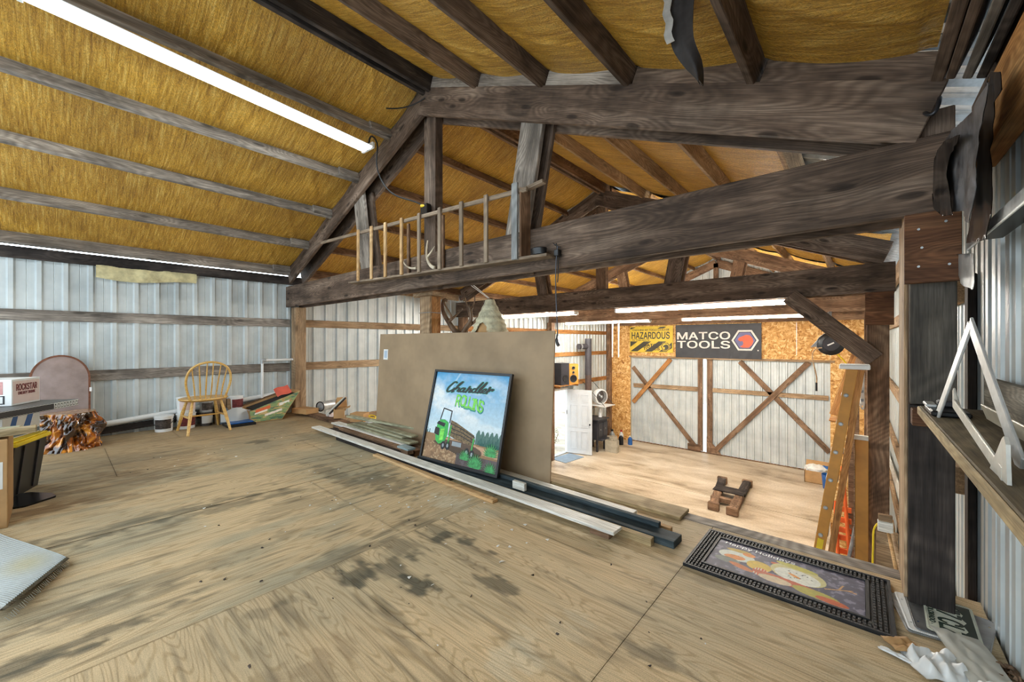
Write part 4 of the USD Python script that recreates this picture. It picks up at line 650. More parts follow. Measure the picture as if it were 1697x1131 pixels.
# ---------------------------------------------------------------- number plates and litter on the loft floor
RR = random.Random(5)
def plate_shape(w=.305, h=.152, r=.018): return sg.box(-w / 2 + r, -h / 2 + r, w / 2 - r, h / 2 - r).buffer(r)
def number_plate(loc, rz, label, kind):
    p = thing('number_plate', label, 'number plate', loc=loc, rz=rz, group=None); S_ = plate_shape(); holes = so.unary_union([sg.Point(x, y).buffer(.004) for x in (-.09, .09) for y in (-.058, .058)])
    part(p, 'plate', ext(S_.difference(holes), .0012), {'green': 'plate_white', 'blank': 'galv', 'white': 'white_paint', 'dark': 'steel'}[kind])
    part(p, 'rim', ext(S_.buffer(-.004).difference(S_.buffer(-.007)), .003), {'green': 'plate_white', 'blank': 'galv', 'white': 'white_paint', 'dark': 'steel'}[kind])
    if kind == 'green':
        mt = [(-.135, .02), (-.11, .035), (-.09, .028), (-.06, .042), (-.03, .032), (0, .046), (.03, .034), (.07, .044), (.10, .03), (.135, .036), (.135, .066), (-.135, .066)]
        part(p, 'green_panel', ext(sg.Polygon(mt).buffer(-.0), .0017), 'plate_green')
        for tx, h, w_, x, y, n in (('COLORADO', .017, .15, -.07, -.064, 'lettering'), ('337 CLZ', .068, .255, -.127, -.036, 'digits')):
            g = meshkit.text_mesh(tx, h, .003, True); b = g.bounds; g.apply_translation([-b[0][0], 0, 0]); g.vertices[:, 0] *= w_ / (b[1][0] - b[0][0]); part(p, n, g.apply_translation([x, y, 0]), 'plate_green')
    if kind == 'white':
        g = meshkit.text_mesh('WASHINGTON', .016, .0025, True); b = g.bounds; g.apply_translation([-b[0][0], 0, 0]); g.vertices[:, 0] *= .2 / (b[1][0] - b[0][0]); part(p, 'lettering', g.apply_translation([-.1, .045, 0]), 'blue'); g = meshkit.text_mesh('ABM 419', .06, .0025, True); b = g.bounds; g.apply_translation([-b[0][0], 0, 0]); g.vertices[:, 0] *= .25 / (b[1][0] - b[0][0]); part(p, 'digits', g.apply_translation([-.125, -.035, 0]), 'blue')
    return p
R90 = -math.pi / 2
number_plate((.195, 2.43, .003), R90 + .16, 'bare metal number plate at the bottom left of the fanned pile', 'blank'); number_plate((.21, 2.44, .007), R90 + .10, 'white number plate with blue characters, second from the left in the fanned pile', 'white')
number_plate((.235, 2.455, .011), R90 + .06, 'dark grey number plate just under the green and white one', 'dark'); number_plate((.285, 2.465, .0155), R90 - .03, 'green and white number plate on top of the fanned pile by the right wall', 'green')
number_plate((.325, 2.45, .0005), R90 - .22, 'plain grey plate at the bottom right of the pile, touching the right wall', 'dark')
def crumple(w, h, seed, amp, n=34, curl=0):
    rg_ = np.random.default_rng(seed); fl_ = [(rg_.uniform(0, 6.28), rg_.uniform(-.5, .5), rg_.uniform(.15, .5), rg_.uniform(.4, 1)) for _ in range(9)]
    def fn(u, v):
        r = 0 * u
        for a, o, wd, s in fl_: d = (u - .5) * math.cos(a) + (v - .5) * math.sin(a) - o; r = r + s * np.abs(((d / wd) % 1.0) - .5)
        r = (r - r.min()) / max(np.ptp(r), 1e-6); e = np.clip(np.minimum(np.minimum(u, 1 - u), np.minimum(v, 1 - v)) * 6, .15, 1)
        k = .12 * w * (fbm(np.c_[u * 3, v * 3, u * 0 + seed], 2, seed + 7) - .5)
        return np.c_[(u - .5) * w + k, (v - .5) * h + .2 * h * (fbm(np.c_[u * 3, v * 3, u * 0 + seed], 2, seed + 8) - .5), .004 + amp * r * e + curl * u * u]
    return grid(n, n, fn, thick=.001)
solo('envelope', crumple(.34, .125, 2, .012, 20), 'grey_paper', 'large grey paper sheet lying over the number plates', 'paper', m=M4((.31, 2.17, .024), -1.35), smooth=True)
b_ = solo('plastic_bag', crumple(.17, .14, 4, .055), 'bag_white', 'crumpled white plastic bag on the floor beside the grey paper', 'bag', m=M4((.215, 2.09, .0), .5), smooth=True)
solo('plastic_bag', crumple(.13, .14, 9, .05), 'bag_white', 'second crumpled white bag, against the right wall', 'bag', m=M4((.35, 2.03, .0), .2), smooth=True)
solo('bag_strip', crumple(.14, .03, 12, .012, 20), 'bag_white', 'thin white plastic strip trailing left of the crumpled bags', 'plastic strip', m=M4((.125, 2.06, .0), -.35), smooth=True)
solo('kraft_paper', crumple(.10, .08, 14, .02, 16), 'card', 'torn tan paper scrap beside the crumpled bag', 'paper', m=M4((.125, 2.14, .01), .6), smooth=True)
solo('leaf_litter', trimesh.util.concatenate([crumple(.03, .02, 30 + k, .012, 5).apply_transform(M4((RR.uniform(.36, .41), RR.uniform(2.05, 2.25), .0 + .01 * (k % 3)), RR.uniform(0, 6))) for k in range(26)]), 'brown_wood', 'brown debris swept against the right wall behind the bags', 'debris', kind='stuff')

# ---------------------------------------------------------------- door mat
MT = thing('door_mat', 'black rubber holiday doormat with a printed picture of snowmen by the loft edge', 'doormat', loc=(-.295, 2.415, .001))
W2, D2 = .405, .25
part(MT, 'base', box(-W2, W2, -D2, D2, 0, .008, .003), 'black_rubber')
part(MT, 'rim', ext(sg.box(-W2, -D2, W2, D2).difference(sg.box(-W2 + .012, -D2 + .012, W2 - .012, D2 - .012)), .016), 'black_rubber')
nubs = []
IN = (-.325, .315, -.165, .175)
part(MT, 'inner_rim', ext(sg.box(IN[0] - .012, IN[2] - .012, IN[1] + .012, IN[3] + .012).difference(sg.box(IN[0], IN[2], IN[1], IN[3])), .015), 'black_rubber')
for i, x in enumerate(np.arange(-W2 + .022, W2 - .014, .0165)):
    for j, y in enumerate(np.arange(-D2 + .026, D2 - .016, .0235)):
        if not (IN[0] - .02 < x < IN[1] + .02 and IN[2] - .022 < y < IN[3] + .022): nubs.append(box(x - .0045, x + .0045, y - .009, y + .009, .006, .0155))
part(MT, 'rubber_nubs', cat_(*nubs), 'black_rubber', kind='stuff')
def mat_col(x, y):
    n = len(x); c = np.tile(np.array(lin((86, 84, 104))), (n, 1)); f = fbm(np.c_[x * 40, y * 40, x * 0], 4, 2); c *= (.7 + .7 * f)[:, None]
    def put(mask, col, s=1.0): c[mask] = c[mask] * (1 - s) + np.array(lin(col)) * s
    e = lambda cx, cy, rx_, ry_, a=0: (((x - cx) * math.cos(a) + (y - cy) * math.sin(a)) / rx_) ** 2 + ((-(x - cx) * math.sin(a) + (y - cy) * math.cos(a)) / ry_) ** 2
    put((f > .62), (150, 148, 170), .6)
    put(e(-.21, .02, .085, .055, .1) < 1, (222, 226, 214)); put(e(-.215, -.0, .05, .026, .2) < 1, (226, 140, 60)); put(e(-.21, .085, .06, .018, .1) < 1, (196, 168, 70)); put(e(-.16, .07, .03, .02) < 1, (228, 140, 50))
    put(e(-.10, -.015, .055, .05) < 1, (224, 190, 70)); put((e(-.085, -.07, .035, .04) < 1), (206, 84, 50)); put((e(-.085, -.07, .035, .04) < 1) & (np.sin(x * 500) > .3), (236, 224, 200)); put(e(-.03, .07, .03, .014) < 1, (206, 104, 60))
    put((e(.06, .02, .115, .085, -.15) < 1), (214, 206, 146)); put(e(.06, .0, .095, .065, -.15) < 1, (236, 238, 226)); put(e(.05, .095, .09, .022, -.1) < 1, (196, 190, 80)); put(e(.05, .0, .03, .009, -.5) < 1, (226, 150, 60))
    for k in range(14): put(e(.02 + .1 * RR.random(), -.03 + .07 * RR.random(), .0035, .0035) < 1, (70, 70, 60))
    put((e(.03, -.085, .15, .03, -.1) < 1), (196, 92, 48)); put(e(-.02, -.10, .07, .03) < 1, (224, 202, 168)); put(e(.14, -.11, .09, .035, -.1) < 1, (186, 176, 76)); put(e(.20, -.13, .06, .022, -.1) < 1, (206, 98, 52)); put(e(-.24, -.05, .06, .03) < 1, (120, 128, 120)); put(e(-.17, -.08, .06, .02, -.3) < 1, (206, 120, 60))
    for (x0, y0, x1, y1) in ((.17, -.03, .27, .03), (.22, 0, .235, .055), (.25, .018, .285, .015)):
        d = np.array([x1 - x0, y1 - y0]); L = np.hypot(*d); d = d / L; a = (x - x0) * d[0] + (y - y0) * d[1]; b = np.abs(-(x - x0) * d[1] + (y - y0) * d[0]); put((a > 0) & (a < L) & (b < .0035), (206, 160, 110))
    return c * (.85 + .3 * fbm(np.c_[x * 120, y * 120, x * 0], 2, 8))[:, None]
g = grid(214, 114, lambda u, v: np.c_[IN[0] + .002 + u * (IN[1] - IN[0] - .004), IN[2] + .002 + v * (IN[3] - IN[2] - .004), .0095 + 0 * u], thick=.002)
part(MT, 'printed_insert', g, 'print', 'grey printed insert showing two snowmen', cd=mat_col(g.vertices[:, 0], g.vertices[:, 1]))
lettering(MT, 'lettering', 'Happy Holidays', plane_m((-.295 - .29, 2.415 + .128, .0112), (1, -.035, 0), (0, 1, 0)), .030, .33, 'white_paint', bold=False, depth=.0006)
# ---------------------------------------------------------------- things under and on the first truss
t = thing('prop_post', 'timber prop post under the middle of the nearest truss, behind the brown board', 'post', loc=(-3.74, 2.84, ZG))
upright(t, 'front_plank', -3.83, -3.65, 2.765, 2.80, ZG, 1.69, 'tan_wood'); upright(t, 'rear_post', -3.82, -3.655, 2.80, 2.93, ZG, 1.69, 'orange_wood')
part(t, 'cap_block', box(-3.93, -3.56, 2.74, 2.95, 1.69, 1.733, .004), 'tan_wood', w=True); part(t, 'tie_band', box(-3.84, -3.64, 2.76, 2.94, 1.50, 1.506), 'steel', w=True)
hb = thing('hardboard_sheet', 'large plain brown board leaning upright at the loft edge behind the framed picture', 'board', loc=(-3.25, 2.68, 0))
P0, P1, Hh = np.array([-4.63, 2.672, .003]), np.array([-1.915, 2.672, .003]), 1.265; tilt = math.atan(.07 / Hh)
mb = plane_m(P0, (1, 0, 0), (0, math.sin(tilt), math.cos(tilt)))
part(hb, 'sheet', box(0, P1[0] - P0[0], 0, Hh, -.006, .006, .001), 'hardboard', m=mb, w=True); part(hb, 'label', box(.10, .20, Hh - .32, Hh - .19, .006, .0075), 'white_paint', m=mb, w=True, label='small white sticker'); part(hb, 'label_print', box(.12, .18, Hh - .30, Hh - .21, .0075, .008), 'pale_blue', m=mb, w=True)

# framed airbrushed picture
PA, PB = np.array([-3.20, 2.315, .053]), np.array([-2.235, 2.385, .053]); PH = .865; dx_ = (PB - PA) / np.linalg.norm(PB - PA); PW = np.linalg.norm(PB - PA); nb = np.array([-dx_[1], dx_[0], 0])
pm = plane_m(PA, dx_, np.array([0, 0, math.cos(.245)]) + nb * math.sin(.245))
FR = thing('framed_picture', 'black framed painting of a green log truck leaning on the brown board', 'picture', loc=tuple((PA + PB) / 2))
FRM = sg.box(0, 0, PW, PH).difference(sg.box(.022, .022, PW - .022, PH - .022)); part(FR, 'frame', ext(FRM, .03).apply_translation([0, 0, -.012]), 'black_plastic', m=pm, w=True)
def pic_col(x, y):
    u, v = x / PW, y / PH; n = len(u); c = np.zeros((n, 3)); L = lambda a: np.array(lin(a))
    f = fbm(np.c_[u * 3.2 + v, v * 5, u * 0], 5, 3); f2 = fbm(np.c_[u * 26, v * 26, u * 0 + 3], 4, 6); f3 = fbm(np.c_[u * 60, v * 60, u * 0 + 5], 3, 9)
    s = np.clip((v - .35) / .65, 0, 1)[:, None]; c = L((206, 228, 238)) * (1 - s) + L((70, 160, 214)) * s
    cl = np.clip((f - .52) * 5, 0, 1)[:, None] * np.clip(1.4 - np.abs(v - .66) * 4, 0, 1)[:, None]; c = c * (1 - cl) + L((236, 242, 244)) * cl
    beam_ = (np.abs((u - .26) - (v - .8) * .55) < .012) & (v > .72); c[beam_] = c[beam_] * .6 + L((220, 240, 250)) * .4
    def put(m, col, a=1.0): c[m] = c[m] * (1 - a) + L(col) * a
    tr = v < .345 + .05 * np.abs(np.sin(u * 60)) * (u > .55) + .02 * f2; put(tr & (v > .22) & ((u > .68)), (84, 120, 112)); 
    for k in range(16):
        tx, tw, th = (.72 + .018 * k, .013, .08 + .07 * ((k * 7) % 5) / 5) if k < 14 else (.035 + .03 * (k - 14), .02, .11); d = (v - .24) / th; put((np.abs(u - tx) < tw * (1 - d) * (.6 + .8 * f2)) & (d > 0) & (d < 1), (36, 88, 84), .9)
    gl = v < .27 - .05 * (u - .5); put(gl, (150, 118, 84)); rd = gl & (np.abs(v - (.235 - .06 * (u - .3))) < .035) & (u > .3); put(rd, (196, 158, 128)); sh = gl & (((u - .45) / .33) ** 2 + ((v - .18) / .075) ** 2 < 1); put(sh, (58, 48, 42), .85)
    rk = gl & (v < .20 - .24 * (u - .15)) & (u < .62); c[rk] = L((150, 118, 88)) * (.45 + 1.0 * f2[rk])[:, None]; put(rk & (f3 > .62), (206, 178, 140), .6)
    dk = (v < .14) & (u > .48); put(dk, (78, 70, 74), .9); put(dk & (f2 > .55), (110, 98, 104), .6)
    return c * (.93 + .14 * f3)[:, None]
g = grid(170, 160, lambda u, v: np.c_[.022 + u * (PW - .044), .022 + v * (PH - .044), 0 * u], thick=.003)
cv = part(FR, 'canvas', g, 'print', 'painted canvas of a sky, forest, road and rocks', m=pm, w=True, cd=pic_col(g.vertices[:, 0], g.vertices[:, 1]))
def pf(name, poly, mat, d, label=None): return flat(FR, name, sa.scale(poly, PW, PH, origin=(0, 0)), pm, .0004 + d * .0005, mat, label, depth=.0004)
plain('paint_green', (62, 178, 84), .5, var=.2, scale=30); plain('paint_lime', (132, 226, 92), .5, var=.25, scale=30); plain('paint_dark', (34, 36, 40), .5); plain('paint_log', (120, 100, 70), .5, var=.5, scale=50); plain('paint_blue', (206, 232, 244), .5); plain('paint_chrome', (150, 160, 168), .4); plain('paint_palm', (70, 160, 92), .5, var=.35, scale=40); plain('paint_teal', (60, 150, 140), .5)
TR = FR
pf('painted_truck', sg.Polygon([(.15, .30), (.16, .40), (.19, .45), (.25, .455), (.31, .43), (.32, .30), (.29, .22), (.22, .19), (.17, .22)]), 'paint_green', 1, 'green truck cab')
pf('painted_grille', sg.Polygon([(.135, .29), (.14, .365), (.20, .355), (.205, .275)]), 'paint_dark', 2); pf('painted_hood', sg.Polygon([(.15, .40), (.17, .43), (.27, .415), (.26, .375)]), 'paint_dark', 2)
pf('painted_fender', sg.Polygon([(.215, .22), (.22, .35), (.27, .36), (.27, .24)]), 'paint_lime', 3); pf('painted_rack', sg.LineString([(.19, .45), (.215, .575), (.33, .555), (.325, .43)]).buffer(.006), 'paint_dark', 2); pf('painted_window', sg.Polygon([(.205, .46), (.225, .56), (.318, .542), (.31, .45)]), 'paint_blue', 1)
pf('painted_logs', sg.Polygon([(.33, .30), (.34, .46), (.42, .44), (.66, .345), (.68, .29), (.66, .235), (.42, .275)]), 'paint_log', 2, 'load of logs'); 
for k in range(3): pf('painted_log_seam', sg.LineString([(.34, .425 - .045 * k), (.5, .385 - .035 * k), (.67, .325 - .03 * k)]).buffer(.004), 'paint_dark', 3)
for x, y in ((.285, .185), (.345, .19), (.60, .165), (.665, .155)): pf('painted_wheel', sa.scale(sg.Point(x, y).buffer(.035), .8, 1.25), 'paint_dark', 4); pf('painted_rim', sa.scale(sg.Point(x, y).buffer(.016), .8, 1.25), 'paint_chrome', 5)
for x in (.345, .655): pf('painted_stake', sg.LineString([(x, .2), (x + .008, .40 - .3 * (x - .345))]).buffer(.008), 'paint_green', 4)
pf('painted_tank', sg.box(.40, .20, .52, .245), 'paint_chrome', 3)
def script(text_strokes, w): return so.unary_union([sg.LineString(curve(s, 20)).buffer(w) for s in text_strokes])
S0 = [[(.40, .95), (.30, 1.02), (.12, .75), (.0, .3), (.08, .05), (.26, .15), (.40, .40)], [(.44, .1), (.62, .70), (.74, 1.05), (.66, .95), (.52, .35), (.60, .48), (.70, .45), (.68, .15), (.78, .12)], [(1.02, .45), (.88, .42), (.84, .15), (.94, .12), (1.06, .45), (1.04, .12), (1.14, .14)], [(1.20, .1), (1.28, .46), (1.26, .25), (1.38, .46), (1.42, .40), (1.40, .12), (1.50, .14)],
      [(1.74, .45), (1.60, .44), (1.55, .15), (1.66, .12), (1.78, .45), (1.94, 1.05), (1.80, .5), (1.78, .12), (1.88, .14)], [(1.92, .2), (2.12, .8), (2.16, 1.05), (2.06, .8), (1.98, .2), (2.08, .12)], [(2.14, .28), (2.30, .36), (2.28, .48), (2.16, .40), (2.16, .15), (2.30, .12), (2.40, .3)], [(2.42, .1), (2.48, .46), (2.50, .30), (2.58, .45), (2.68, .46), (2.66, .36)]]
nm = sa.affine_transform(script(S0, .055), [.215, .0, 0.0, .115, .20, .765]); sh_ = sa.translate(nm, .010, -.010)
nm2 = sa.skew(nm, 22, 0, origin=(.2, .765)); nm2 = sa.rotate(nm2, 2, origin='centroid')
pf('lettering', nm2.buffer(.006), 'paint_teal', 1); pf('lettering', nm2, 'paint_dark', 2, 'dark script lettering')
for k, (ch, x) in enumerate(zip('ROLLINS', (.355, .415, .475, .52, .565, .60, .655))):
    g = meshkit.text_mesh(ch, .112, .0003, True); g.apply_translation([-g.bounds[0][0] - .004, -.012, 0]); g.vertices[:, 0] *= .78 if ch != 'I' else 1.1; part(FR, 'letter_outline', g, 'paint_teal', m=pm @ plane_m((x * PW, (.625 - .006 * k + .008 * (k % 2)) * PH, .0018), (1, -.06, 0), (0, 1, 0)), w=True)
    g = meshkit.text_mesh(ch, .098, .0006, True); g.apply_translation([-g.bounds[0][0], 0, 0]); g.vertices[:, 0] *= .72 if ch != 'I' else 1.0
    part(FR, 'letter', g, 'paint_lime', m=pm @ plane_m((x * PW, (.625 - .006 * k + .008 * (k % 2)) * PH, .0022), (1, -.06, 0), (0, 1, 0)), w=True)
for cx, cy, s, n in ((.585, .115, .095, 13), (.72, .06, .13, 15), (.88, .20, .12, 13), (.90, .05, .10, 11)):
    fr = []
    for k in range(n):
        a = math.radians(10 + 160 * k / (n - 1)); r = s * (.8 + .35 * math.sin(a)); q = np.array([cx, cy - .03]); e_ = q + r * np.array([math.cos(a) * .9, math.sin(a)]); m_ = (q + e_) / 2; nn = np.array([-(e_ - q)[1], (e_ - q)[0]]) * .075; fr.append(sg.Polygon([q, m_ + nn, e_, m_ - nn]))
    pf('painted_palm', so.unary_union(fr).intersection(sg.box(.025, .025, .975, .9)), 'paint_palm', 6)

# slatted rack on the front of the truss chord
RY = 2.36
rk = thing('slatted_rack', 'ladder-like slatted wooden rack fixed along the front of the nearest truss chord', 'rack', loc=(-3.3, 2.42, 1.95))
bl, br = at(577, 469, Y=RY), at(906, 421, Y=RY); tl_, tr_ = at(531, 404, Y=RY), at(872, 314, Y=RY)
m_, L_ = frame(bl + [0, .055, -.01], br + [0, .055, -.01]); part(rk, 'shelf_board', cham(L_, .115, .022, .003), 'pine_grey', m=m_, w=True)
beam(rk, 'top_rail', tl_ + [0, .012, 0], tr_ + [0, .012, 0], .024, .036, 'pine_grey')
def ontop(x): u = (x - tl_[0]) / (tr_[0] - tl_[0]); return tl_[2] + u * (tr_[2] - tl_[2])
def onbot(x): u = (x - bl[0]) / (br[0] - bl[0]); return bl[2] + u * (br[2] - bl[2])
for k, pxx in enumerate((595, 617, 640, 667, 696, 730, 766, 807)):
    x = at(pxx, 420, Y=RY)[0]; upright(rk, 'slat', x - .022, x + .022, RY - .022, RY - .001, onbot(x) - .01, ontop(x) + .03, 'pine_wood' if k < 4 else 'pine_grey')
x = at(855, 380, Y=RY)[0]; upright(rk, 'end_slat', x - .03, x + .03, RY - .024, RY - .001, onbot(x) - .02, ontop(x) + .06, 'white_grey'); upright(rk, 'end_panel', x + .032, x + .052, RY, RY + .12, onbot(x), ontop(x) + .02, 'brown_wood')
beam(rk, 'end_arm', (x - .02, RY + .10, ontop(x) + .03), (x + .20, RY + .10, ontop(x) + .055), .05, .03, 'pine_grey')
for pxx in (735, 678): x = at(pxx, 400, Y=2.47)[0]; upright(rk, 'back_slat', x - .02, x + .02, 2.452, 2.475, onbot(x), ontop(x), 'brown_wood')
solo('black_cup', lathe([(0, 0), (.05, 0), (.055, .045), (.05, .05), (0, .05)], 20).apply_transform(np.diag([1.25, .9, 1, 1])), 'black_plastic', 'small black plastic tray on the right end of the slatted rack', 'tray', smooth=40, m=M4(tuple(at(893, 424, Y=2.40) + np.array([0, 0, .0]))))
al = thing('shed_antler', 'pale forked antler tucked into the slatted rack', 'antler', loc=tuple(at(712, 446, Y=2.42)))
def ap(x, y, Y=2.42): return at(x, y, Y=Y)
part(al, 'beam', tube(curve([ap(721, 446), ap(714, 442), ap(708, 430), ap(707, 415), ap(709, 400)], 16), np.linspace(.02, .007, 16), 8), 'antler', w=True, smooth=True); part(al, 'tine', tube(curve([ap(708, 428), ap(714, 420), ap(720, 410)], 10), np.linspace(.012, .003, 10), 8), 'antler', w=True, smooth=True)
al = thing('shed_antler', 'thin curved antler lying in the slatted rack, left of the forked one', 'antler', loc=tuple(at(680, 445, Y=2.42))); part(al, 'beam', tube(curve([ap(667, 430), ap(671, 440), ap(680, 446), ap(690, 446)], 16), np.linspace(.005, .014, 16), 8), 'antler', w=True, smooth=True)

# elk antlers, hanging shell, cable
ea = thing('antlers', 'large dark branching pair of elk antlers behind the top edge of the brown board', 'antlers', loc=(-3.42, 3.0, 1.25))
def ep(x, y, Y=3.0): return at(x, y, Y=Y)
for nm, pts, r0, r1 in (('beam', [(766, 556), (752, 548), (742, 533), (734, 515), (736, 498), (741, 501)], .028, .012), ('tine', [(742, 532), (746, 522), (740, 512), (738, 500)], .014, .004), ('tine', [(744, 534), (754, 526), (762, 518), (767, 513)], .014, .004), ('beam', [(768, 556), (776, 540), (781, 528), (779, 515), (777, 508)], .026, .01), ('tine', [(779, 526), (775, 510), (768, 492)], .013, .003), ('tine', [(780, 530), (781, 515), (786, 502), (786, 490)], .013, .003), ('tine', [(774, 545), (786, 535), (796, 520), (801, 500)], .015, .004)):
    part(ea, nm, tube(curve([ep(x, y, 3.0 + .06 * math.sin(x)) if nm == 'tine' else ep(x, y) for x, y in pts], 18), np.linspace(r0, r1, 18) * 1.35, 9), 'antler_dark', w=True, smooth=True)
part(ea, 'skull_plate', box(-3.50, -3.33, 2.96, 3.03, 1.18, 1.27, .02), 'black_wood', w=True); beam(ea, 'mounting_bar', (-3.70, 2.97, 1.16), (-3.3, 2.97, 1.16), .05, .06, 'brown_wood')
bs = thing('hanging_shell', 'pale ribbed bell-shaped shell hanging on white strings from the nearest truss, above the brown board', 'hanging basket', loc=tuple(at(812, 499, Y=2.99)))
zt = at(812, 499, Y=2.99)[2]
def bell(u, v):
    a = u * 2 * np.pi; z = v; r = (.045 + .175 * np.sin(v * 1.45) ** 1.1) * (1 + .035 * np.sin(v * 46) + .05 * (fbm(np.c_[np.cos(a) * 2, np.sin(a) * 2, v * 3], 3, 4) - .5)); return np.c_[r * np.cos(a), r * np.sin(a) * .9, -z * .46]
bm_ = grid(49, 60, bell, thick=.004); cen = bm_.triangles_center; ang = np.arctan2(cen[:, 1], cen[:, 0]); opening = (((ang + 1.35) / .50) ** 2 + ((cen[:, 2] + .44) / .20) ** 2 < 1)
bm_.update_faces(~opening); part(bs, 'shell', bm_, 'wicker', smooth=40); part(bs, 'inner_lining', lathe([(.03, -.08), (.10, -.2), (.15, -.32), (.16, -.44), (.15, -.44), (.14, -.32)], 30), 'card', smooth=40); part(bs, 'top_knot', lathe([(0, .02), (.03, .015), (.05, -.01), (.04, -.03), (0, -.03)], 16), 'brown_wood', smooth=True)
for s in (-1, 1): part(bs, 'string', cyl((s * .006, 0, .01), (s * .018, -.27, 1.745 - zt), .004, 6), 'white_paint')
cb = thing('hanging_cable', 'thin grey cable hanging from a black clamp on the nearest truss chord', 'cable', loc=(-1.72, 2.45, 1.9))
part(cb, 'cable', tube(curve([at(924, 410, Y=2.44), at(921, 450, Y=2.445), at(922, 510, Y=2.45), at(924, 556, Y=2.45)], 20), .0045, 6), 'steel_dark', w=True, smooth=40); part(cb, 'lower_cable', tube(curve([at(922, 405, Y=2.455), at(925, 440, Y=2.455), at(924, 470, Y=2.455)], 10), .004, 6), 'dark_cord', w=True); c_ = at(924, 420, Y=2.455); part(cb, 'clamp', box(c_[0] - .02, c_[0] + .02, 2.435, 2.478, c_[2] - .03, c_[2] + .02, .004), 'black_plastic', w=True); part(cb, 'hook', tube(curve([at(917, 405, Y=2.45), at(921, 408, Y=2.44), at(929, 412, Y=2.45)], 8), .004, 6), 'dark_cord', w=True); part(cb, 'end_plug', tube(curve([at(924, 556, Y=2.45), at(923, 568, Y=2.45), at(926, 575, Y=2.45)], 8), [.006] * 3 + [.012] * 5, 8), 'black_plastic', w=True)
pc = thing('extension_lead', 'black extension lead drooping from the tube light to an outlet on the king post', 'lead', loc=tuple(at(620, 250, Y=2.34)))
part(pc, 'cord', tube(curve([at(612, 250, Y=2.25), at(618, 228, Y=2.28), at(625, 240, Y=2.3), at(624, 268, Y=2.34), at(632, 300, Y=2.40), at(655, 325, Y=2.45), at(690, 337, Y=2.5), at(702, 343, Y=2.52)], 40), .009, 8), 'dark_cord', w=True, smooth=40)
c_ = at(706, 350, Y=2.53); part(pc, 'outlet_box', box(c_[0] - .06, c_[0] + .05, 2.50, 2.56, c_[2] - .07, c_[2] + .06, .006), 'black_plastic', w=True); c2 = at(698, 343, Y=2.5); part(pc, 'plug', cyl(c2, c2 + [.07, .02, -.01], .016, 10), 'label_yellow', w=True)
solo('light_chain', tube(curve([at(640, 181, Y=2.2), at(668, 180, Y=2.35), at(704, 164, Y=2.47)], 14), .006, 6), 'dark_cord', 'thin dark chain from the light to the peak of the nearest truss', 'chain')
hk = at(1546, 185, Y=2.46); solo('hook', tube(curve([hk + [.02, .01, .04], hk + [.015, -.03, .02], hk + [-.005, -.04, -.03], hk + [-.02, -.02, -.015], hk + [-.02, .01, 0]], 16), .008, 8), 'steel_dark', 'rusty hook screwed into the right end of the upper truss chord', 'hook', smooth=40)

# ---------------------------------------------------------------- lumber on the loft floor
def board(name, label, p0, p1, w, h, mat, group=None):
    m, L = frame(p0, p1); return solo(name, cham(L, w, h, .003), mat, label, 'board', group, m=m)
board('trim_board', 'long white painted board on top, nearest the camera in the timber pile', (-5.34, 2.225, .062), (-1.07, 2.170, .062), .105, .02, 'white_board'); board('lumber_strip', 'pale yellow strip under the front edge of the long white board', (-3.75, 2.155, .012), (-2.0, 2.105, .012), .055, .024, 'pine_wood'); board('lumber_strip', 'dark strip supporting the long white board', (-4.7, 2.228, .022), (-2.6, 2.215, .022), .07, .044, 'black_wood')
board('spacer_block', 'short dark block under the right end of the long white board', (-1.25, 2.19, .026), (-1.12, 2.19, .026), .07, .05, 'brown_wood'); board('lumber_strip', 'cream strip sticking out to the right beyond the long white board', (-2.5, 2.278, .022), (-.90, 2.262, .022), .045, .044, 'ply_edge')
board('composite_board', 'dark blue-grey board, the one reaching farthest right in the pile', (-3.3, 2.415, .021), (-.79, 2.360, .021), .125, .042, 'teal_board'); board('composite_strip', 'narrow dark strip on top of the blue-grey board', (-3.3, 2.455, .058), (-.92, 2.425, .058), .035, .03, 'teal_board')
board('lumber_strip', 'clean pine strip behind the blue-grey board', (-2.9, 2.515, .018), (-.87, 2.485, .018), .035, .034, 'pine_wood'); board('trim_board', 'white board lying between the pine strip and the brown board', (-2.75, 2.60, .016), (-1.14, 2.555, .016), .085, .03, 'white_board'); board('plywood_plank', 'bare plywood plank along the loft edge, right of the brown board', (-2.3, 2.775, .014), (-.885, 2.775, .014), .185, .024, 'ply_edge'); board('plywood_plank', 'wide grey-brown plank along the loft edge by the left wall post', (-6.85, 2.66, .022), (-4.66, 2.665, .022), .16, .04, 'brown_wood')
board('packing_block', 'small pale block standing on the blue-grey board', (-2.02, 2.33, .075), (-1.90, 2.33, .075), .03, .06, 'white_board')
